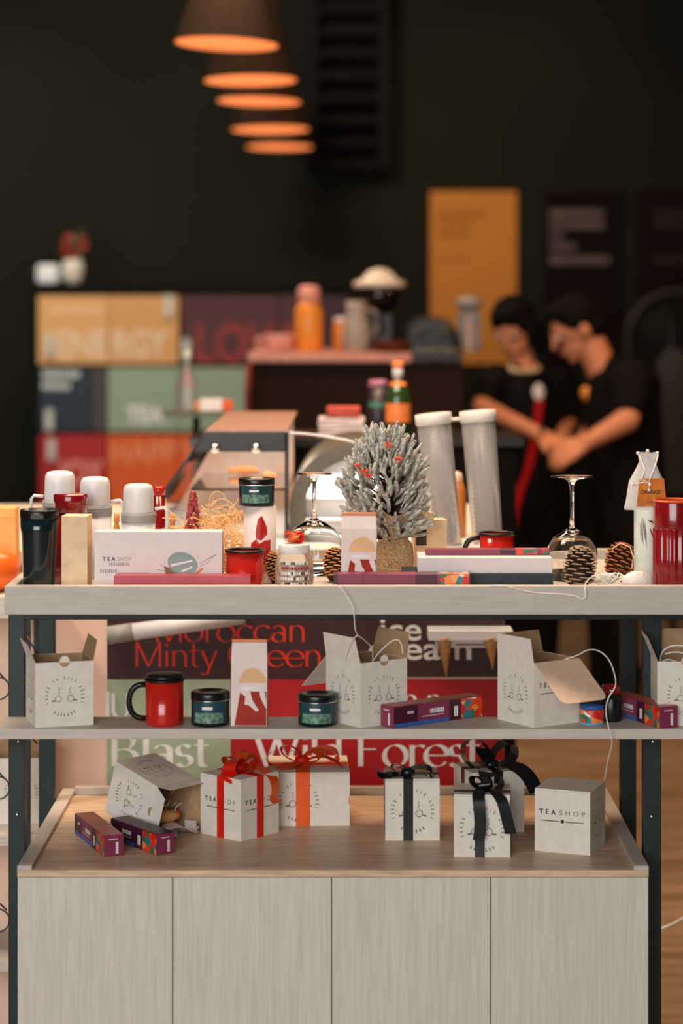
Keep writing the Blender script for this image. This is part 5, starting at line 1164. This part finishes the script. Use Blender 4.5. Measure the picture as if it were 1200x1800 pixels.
mb.add(vs, [(j*n+i, j*n+(i+1) % n, (j+1)*n+(i+1) % n, (j+1)*n+i) for j in range(len(rg)-1) for i in range(n)], mat('grey_coat', (58, 60, 56), .9, 1), True); mb.build('coat', t)

# ================================================================ PENDANT LAMPS
SH = mat('pendant_brown', (120, 92, 70), .5, 1); GLOW = mat('pendant_glow', (255, 140, 80), .5, 1, emit=(255, 138, 76), es=1.25)
specs = [(398, 78, 7.6, 185, .04), (440, 142, 8.5, 165, -.015), (455, 179, 9.3, 149, .02), (475, 228, 10.3, 138, -.01), (491, 259, 11.6, 118, 0)]
words = ['nearest and largest', 'second from the front', 'third and middle', 'fourth from the front', 'farthest and smallest']
for i, (px, py, D_, wpx, tl_) in enumerate(specs):
    r = .172; t = thing('pendant_lamp', 'brown cone pendant lamp glowing orange, %s of the row of five' % words[i], 'pendant lamp', tuple(P(px, py, D_)), 0, 'row of cone pendant lamps'); t.rotation_euler = (R(-1.5), tl_, 0)
    r = wpx*D_/8000; hh = r*2.75
    mb = MB(); mb.open_lathe([(r*.985, .002), (r*.2, hh-.004), (.02, hh-.004), (.02, hh), (r*.22, hh), (r, 0), (r*.985, .002)], SH, n=40); mb.build('shade', t)
    mb = MB(); mb.lathe([(r*.975, .0005), (r*.975, .004), (.0001, .004)], GLOW, n=40); mb.build('diffuser', t)
    mb = MB(); mb.tube([(0, 0, hh), (0, 0, 4.29-Z(py, D_))], .004, BLACK, n=6); mb.lathe([(.05, 4.27-Z(py, D_)), (.05, 4.298-Z(py, D_))], BLACK); mb.build('cord', t)
    spot('pendant_light', (X(px, D_), D_-4, Z(py, D_)-.02), (X(px, D_), D_-4, 0), 16, (1.0, .6, .32), 110, .12)

# ================================================================ PEOPLE
def cap(mb, ps, m):
    """tapering limb through (point, radius) knots"""
    for p, r in ps: mb.ball(p, r, m, n=14)
    for (a_, ra), (b_, rb) in zip(ps, ps[1:]):
        a_ = Vector(a_); b_ = Vector(b_); mb.tube([a_, a_.lerp(b_, .5), b_], [ra, (ra+rb)/2, rb], m, n=14)
def head(mb, c, q, s=1.0, m=SKIN):
    T_ = lambda v: Vector(c)+q@(Vector(v)*s)
    mb.ball(T_((0, .008, .02)), (.074*s, .092*s, .098*s), m, 24, q); mb.ball(T_((0, -.018, -.05)), (.056*s, .062*s, .062*s), m, 20, q)
    mb.ball(T_((0, -.06, -.092)), (.024*s, .02*s, .016*s), m, 12, q)            # chin
    cap(mb, [(T_((0, -.086, .012)), .010*s), (T_((0, -.104, -.022)), .013*s)], m)  # nose
    for sx in (-1, 1):
        mb.ball(T_((sx*.077, .008, -.008)), (.012*s, .02*s, .032*s), m, 12, q)     # ear
        mb.ball(T_((sx*.034, -.076, .026)), (.02*s, .012*s, .008*s), m, 10, q)     # brow
    mb.ball(T_((0, -.08, -.058)), (.024*s, .012*s, .009*s), m, 10, q)            # lips
def face_parts(root, c, q, s=1.0):
    T_ = lambda v: Vector(c)+q@(Vector(v)*s)
    for sx in (-1, 1): e_ = MB(); e_.ball(T_((sx*.032, -.084, .008)), (.012*s, .008*s, .006*s), WHITE, 10, q); e_.ball(T_((sx*.032, -.091, .007)), (.005*s, .003*s, .005*s), BLACK, 8, q); e_.build('eye', root)
    e_ = MB(); e_.ball(T_((0, -.091, -.058)), (.022*s, .006*s, .006*s), mat('lips', (150, 70, 60), .5, 1), 10, q); e_.build('mouth', root)
def hand(mb, w_, d, n_, s=1.0, m=SKIN, curl=.6):
    """palm from wrist w_ along d, palm normal n_, five fingers"""
    w_ = Vector(w_); d = Vector(d).normalized(); n_ = Vector(n_).normalized(); sd = d.cross(n_).normalized(); n_ = sd.cross(d)
    for k in range(4): cap(mb, [(w_+sd*(.008*(k-1.5)), .017*s), (w_+d*.075*s+sd*(.019*(k-1.5))*s, .0135*s)], m)
    for k, L_ in enumerate((.034, .039, .036, .028)):
        b = w_+d*.082*s+sd*(.0195*(k-1.5))*s; d1 = (d+n_*curl*.5).normalized(); d2 = (d+n_*curl*1.5).normalized(); d3 = (d*.4+n_*curl*2).normalized()
        p1 = b+d1*L_*s; p2 = p1+d2*L_*.7*s; p3 = p2+d3*L_*.55*s; cap(mb, [(b, .0095*s), (p1, .009*s), (p2, .0083*s), (p3, .0075*s)], m)
    b = w_+d*.025*s-sd*.03*s; p1 = b+(d*.7-sd*.6+n_*.3).normalized()*.035*s; p2 = p1+(d+n_*.5).normalized()*.03*s; cap(mb, [(b, .013*s), (p1, .011*s), (p2, .009*s)], m)

def G(px, py, D_, o): return P(px, py, D_)-o
# right man, seen from his left side, facing left
D0 = 8.5; o = Vector((X(1095, D0), D0-4, 0))
M1 = thing('person', 'person in a black short sleeved shirt with orange badge, bent over at the right', 'person', tuple(o))
hc = G(1012, 578, D0, o); q = Euler((R(28), 0, R(-78))).to_matrix()
neck = G(1052, 636, D0, o); chest = G(1092, 700, D0, o); belly = G(1100, 800, D0, o); hips = G(1104, 880, D0, o)
shN = G(1110, 668, D0-.19, o); elN = G(1102, 738, D0-.27, o); wrN = G(1030, 778, D0-.30, o)
shF = G(1085, 664, D0+.19, o); elF = G(1050, 745, D0+.25, o); wrF = G(1020, 782, D0-.1, o)
kn = [G(1085, 1075, D0-.1, o), G(1065, 1075, D0+.12, o)]; an = [G(1100, 1245, D0-.1, o), G(1062, 1240, D0+.12, o)]
for v in an: v.z = .08
body = MB(); head(body, hc, q, 1.02); cap(body, [(hc+q@Vector((0, .03, -.05)), .055), (neck, .06), (chest, .10)], SKIN)
cap(body, [(chest, .11), (belly, .11), (hips, .12)], SKIN)
cap(body, [(chest+Vector((0, -.08, .02)), .07), (shN, .058), (elN, .045), (wrN, .029)], SKIN); cap(body, [(chest+Vector((0, .08, .02)), .07), (shF, .058), (elF, .042), (wrF, .028)], SKIN)
for k, sy in ((0, -.09), (1, .09)): cap(body, [(hips+Vector((0, sy, -.04)), .085), (kn[k], .055), (an[k], .038)], SKIN)
hand(body, wrN, wrN-elN, (0, .7, -.6)); hand(body, wrF, Vector((-.6, -.5, -.2)), (0, -.5, -.7))
body.build('body', M1, remesh=.0065)
sh = MB(); cap(sh, [(neck+Vector((.03, 0, -.03)), .07), (chest+Vector((.02, 0, .03)), .135), (chest, .15), (belly, .145), (hips+Vector((0, 0, -.02)), .15)], CLOTH)
for s_, e_, sy in ((shN, elN, -1), (shF, elF, 1)): cap(sh, [(chest+Vector((.01, sy*.1, .04)), .09), (s_, .080), (s_.lerp(e_, .62), .066)], CLOTH)
cap(sh, [(chest+Vector((0, -.09, -.03)), .1), (belly+Vector((0, -.07, 0)), .1), (hips+Vector((0, -.08, 0)), .11)], CLOTH); cap(sh, [(chest+Vector((0, .09, -.03)), .1), (hips+Vector((0, .08, 0)), .11)], CLOTH)
sh.build('shirt', M1, remesh=.009)
tr = MB()
for k, sy in ((0, -.09), (1, .09)): cap(tr, [(hips+Vector((0, sy*.6, .02)), .13), (hips+Vector((0, sy, -.1)), .112), (kn[k], .076), (an[k]+Vector((0, 0, .03)), .058)], CLOTH)
tr.build('trousers', M1, remesh=.01)
for k in (0, 1): q_ = MB(); q_.ball(an[k]+Vector((-.06, 0, -.035)), (.13, .046, .044), BLACK, 16); q_.build('shoe', M1)
q_ = MB(); q_.ball(hc+q@Vector((0, .022, .042)), (.088, .098, .094), HAIR, 24, q); q_.ball(hc+q@Vector((0, .055, -.01)), (.078, .066, .07), HAIR, 20, q); q_.ball(hc+q@Vector((.0, -.04, .092)), (.062, .05, .034), HAIR, 16, q); q_.build('hair', M1)
face_parts(M1, hc, q, 1.02)
ORB = mat('orange_badge', (215, 140, 60), .5, 1.2)
q_ = MB(); bc = G(1022, 690, 0, o) if False else chest+Vector((-.135, -.045, .02)); q_.lathe([(.026, 0), (.026, .006), (.0001, .008)], ORB, tuple(bc), 20, axis=Vector((-.75, -.66, 0))); q_.build('badge', M1)
# left woman facing the viewer, looking down
D0 = 8.8; o = Vector((X(930, D0), D0-4, 0))
W1 = thing('person', 'person in black apron with red strap and white badge, head bowed, at the left', 'person', tuple(o))
hc = G(903, 580, D0, o); q = Euler((R(22), R(-6), R(-28))).to_matrix()
neck = G(920, 640, D0+.02, o); chest = G(928, 712, D0, o); belly = G(935, 800, D0, o); hips = G(935, 880, D0, o)
shR = G(872, 668, D0, o); elR = G(846, 714, D0-.14, o); wrR = G(950, 764, D0-.3, o)
shL = G(985, 668, D0+.03, o); elL = G(1000, 745, D0+.02, o); wrL = G(985, 775, D0-.22, o)
kn = [G(905, 1070, D0, o), G(955, 1070, D0, o)]; an = [G(905, 1220, D0, o), G(955, 1220, D0, o)]
for v in an: v.z = .08
body = MB(); head(body, hc, q, .97); cap(body, [(hc+q@Vector((0, .03, -.05)), .046), (neck, .047), (chest, .09)], SKIN)
cap(body, [(chest, .095), (belly, .09), (hips, .11)], SKIN)
cap(body, [(chest+Vector((-.06, 0, .03)), .06), (shR, .05), (elR, .038), (wrR, .026)], SKIN); cap(body, [(chest+Vector((.06, 0, .03)), .06), (shL, .05), (elL, .038), (wrL, .026)], SKIN)
for k, sx in ((0, -.08), (1, .08)): cap(body, [(hips+Vector((sx, 0, -.04)), .08), (kn[k], .05), (an[k], .034)], SKIN)
hand(body, wrR, wrR-elR, (0, .5, -.8), .92); hand(body, wrL, wrL-elL+Vector((.02, -.1, 0)), (-.3, .3, -.8), .92)
body.build('body', W1, remesh=.0065)
sh = MB(); cap(sh, [(neck+Vector((0, 0, -.035)), .06), (chest+Vector((0, 0, .02)), .115), (chest, .12), (belly, .115), (hips, .13)], CLOTH)
for s_, e_, sx in ((shR, elR, -1), (shL, elL, 1)): cap(sh, [(chest+Vector((sx*.08, 0, .05)), .075), (s_, .066), (s_.lerp(e_, .75), .056)], CLOTH)
for sx in (-1, 1): cap(sh, [(chest+Vector((sx*.07, 0, .0)), .09), (belly+Vector((sx*.06, 0, 0)), .085), (hips+Vector((sx*.08, 0, 0)), .095)], CLOTH)
sh.build('shirt', W1, remesh=.009)
tr = MB()
for k, sx in ((0, -.08), (1, .08)): cap(tr, [(hips+Vector((sx*.6, 0, .02)), .12), (hips+Vector((sx, 0, -.1)), .105), (kn[k], .07), (an[k]+Vector((0, 0, .03)), .052)], CLOTH)
tr.build('trousers', W1, remesh=.01)
for k in (0, 1): q_ = MB(); q_.ball(an[k]+Vector((0, -.06, -.035)), (.044, .12, .044), BLACK, 16); q_.build('shoe', W1)
q_ = MB(); q_.ball(hc+q@Vector((0, .02, .038)), (.088, .098, .096), HAIR, 24, q); q_.ball(hc+q@Vector((0, .06, -.03)), (.085, .06, .09), HAIR, 20, q); q_.ball(hc+q@Vector((.075, .01, -.03)), (.03, .05, .085), HAIR, 16, q); q_.ball(hc+q@Vector((0, -.055, .082)), (.06, .035, .028), HAIR, 16, q); q_.build('hair', W1)
face_parts(W1, hc, q, .97)
q_ = MB(); q_.tube([neck+Vector((.055*math.cos(2*PI*i/20), -.02+.045*math.sin(2*PI*i/20), -.015+.012*math.sin(2*PI*i/20))) for i in range(20)], .010, mat('pale_collar', (200, 180, 140), .7, 1.1), closed=True); q_.build('collar', W1)
q_ = MB(); q_.strip(smoothp([chest+Vector((.045, -.05, .085)), chest+Vector((.035, -.128, .03)), chest+Vector((.02, -.135, -.08)), belly+Vector((-.02, -.13, -.03)), hips+Vector((-.07, -.14, .02)), hips+Vector((-.09, -.13, -.1))]), (1, 0, 0), .028, mat('red_strap', (150, 14, 14), .6, 1.3), th=.004); q_.build('apron_strap', W1)
q_ = MB(); q_.ball(chest+Vector((.03, -.125, .055)), (.022, .008, .032), mat('badge_white', (215, 205, 195), .5, 1.3), 16); q_.build('badge', W1)
q_ = MB(); q_.tube([wrR+Vector((.0, .032*math.cos(2*PI*i/16), .032*math.sin(2*PI*i/16))) for i in range(16)], .007, BLACK, closed=True); q_.build('wristband', W1)
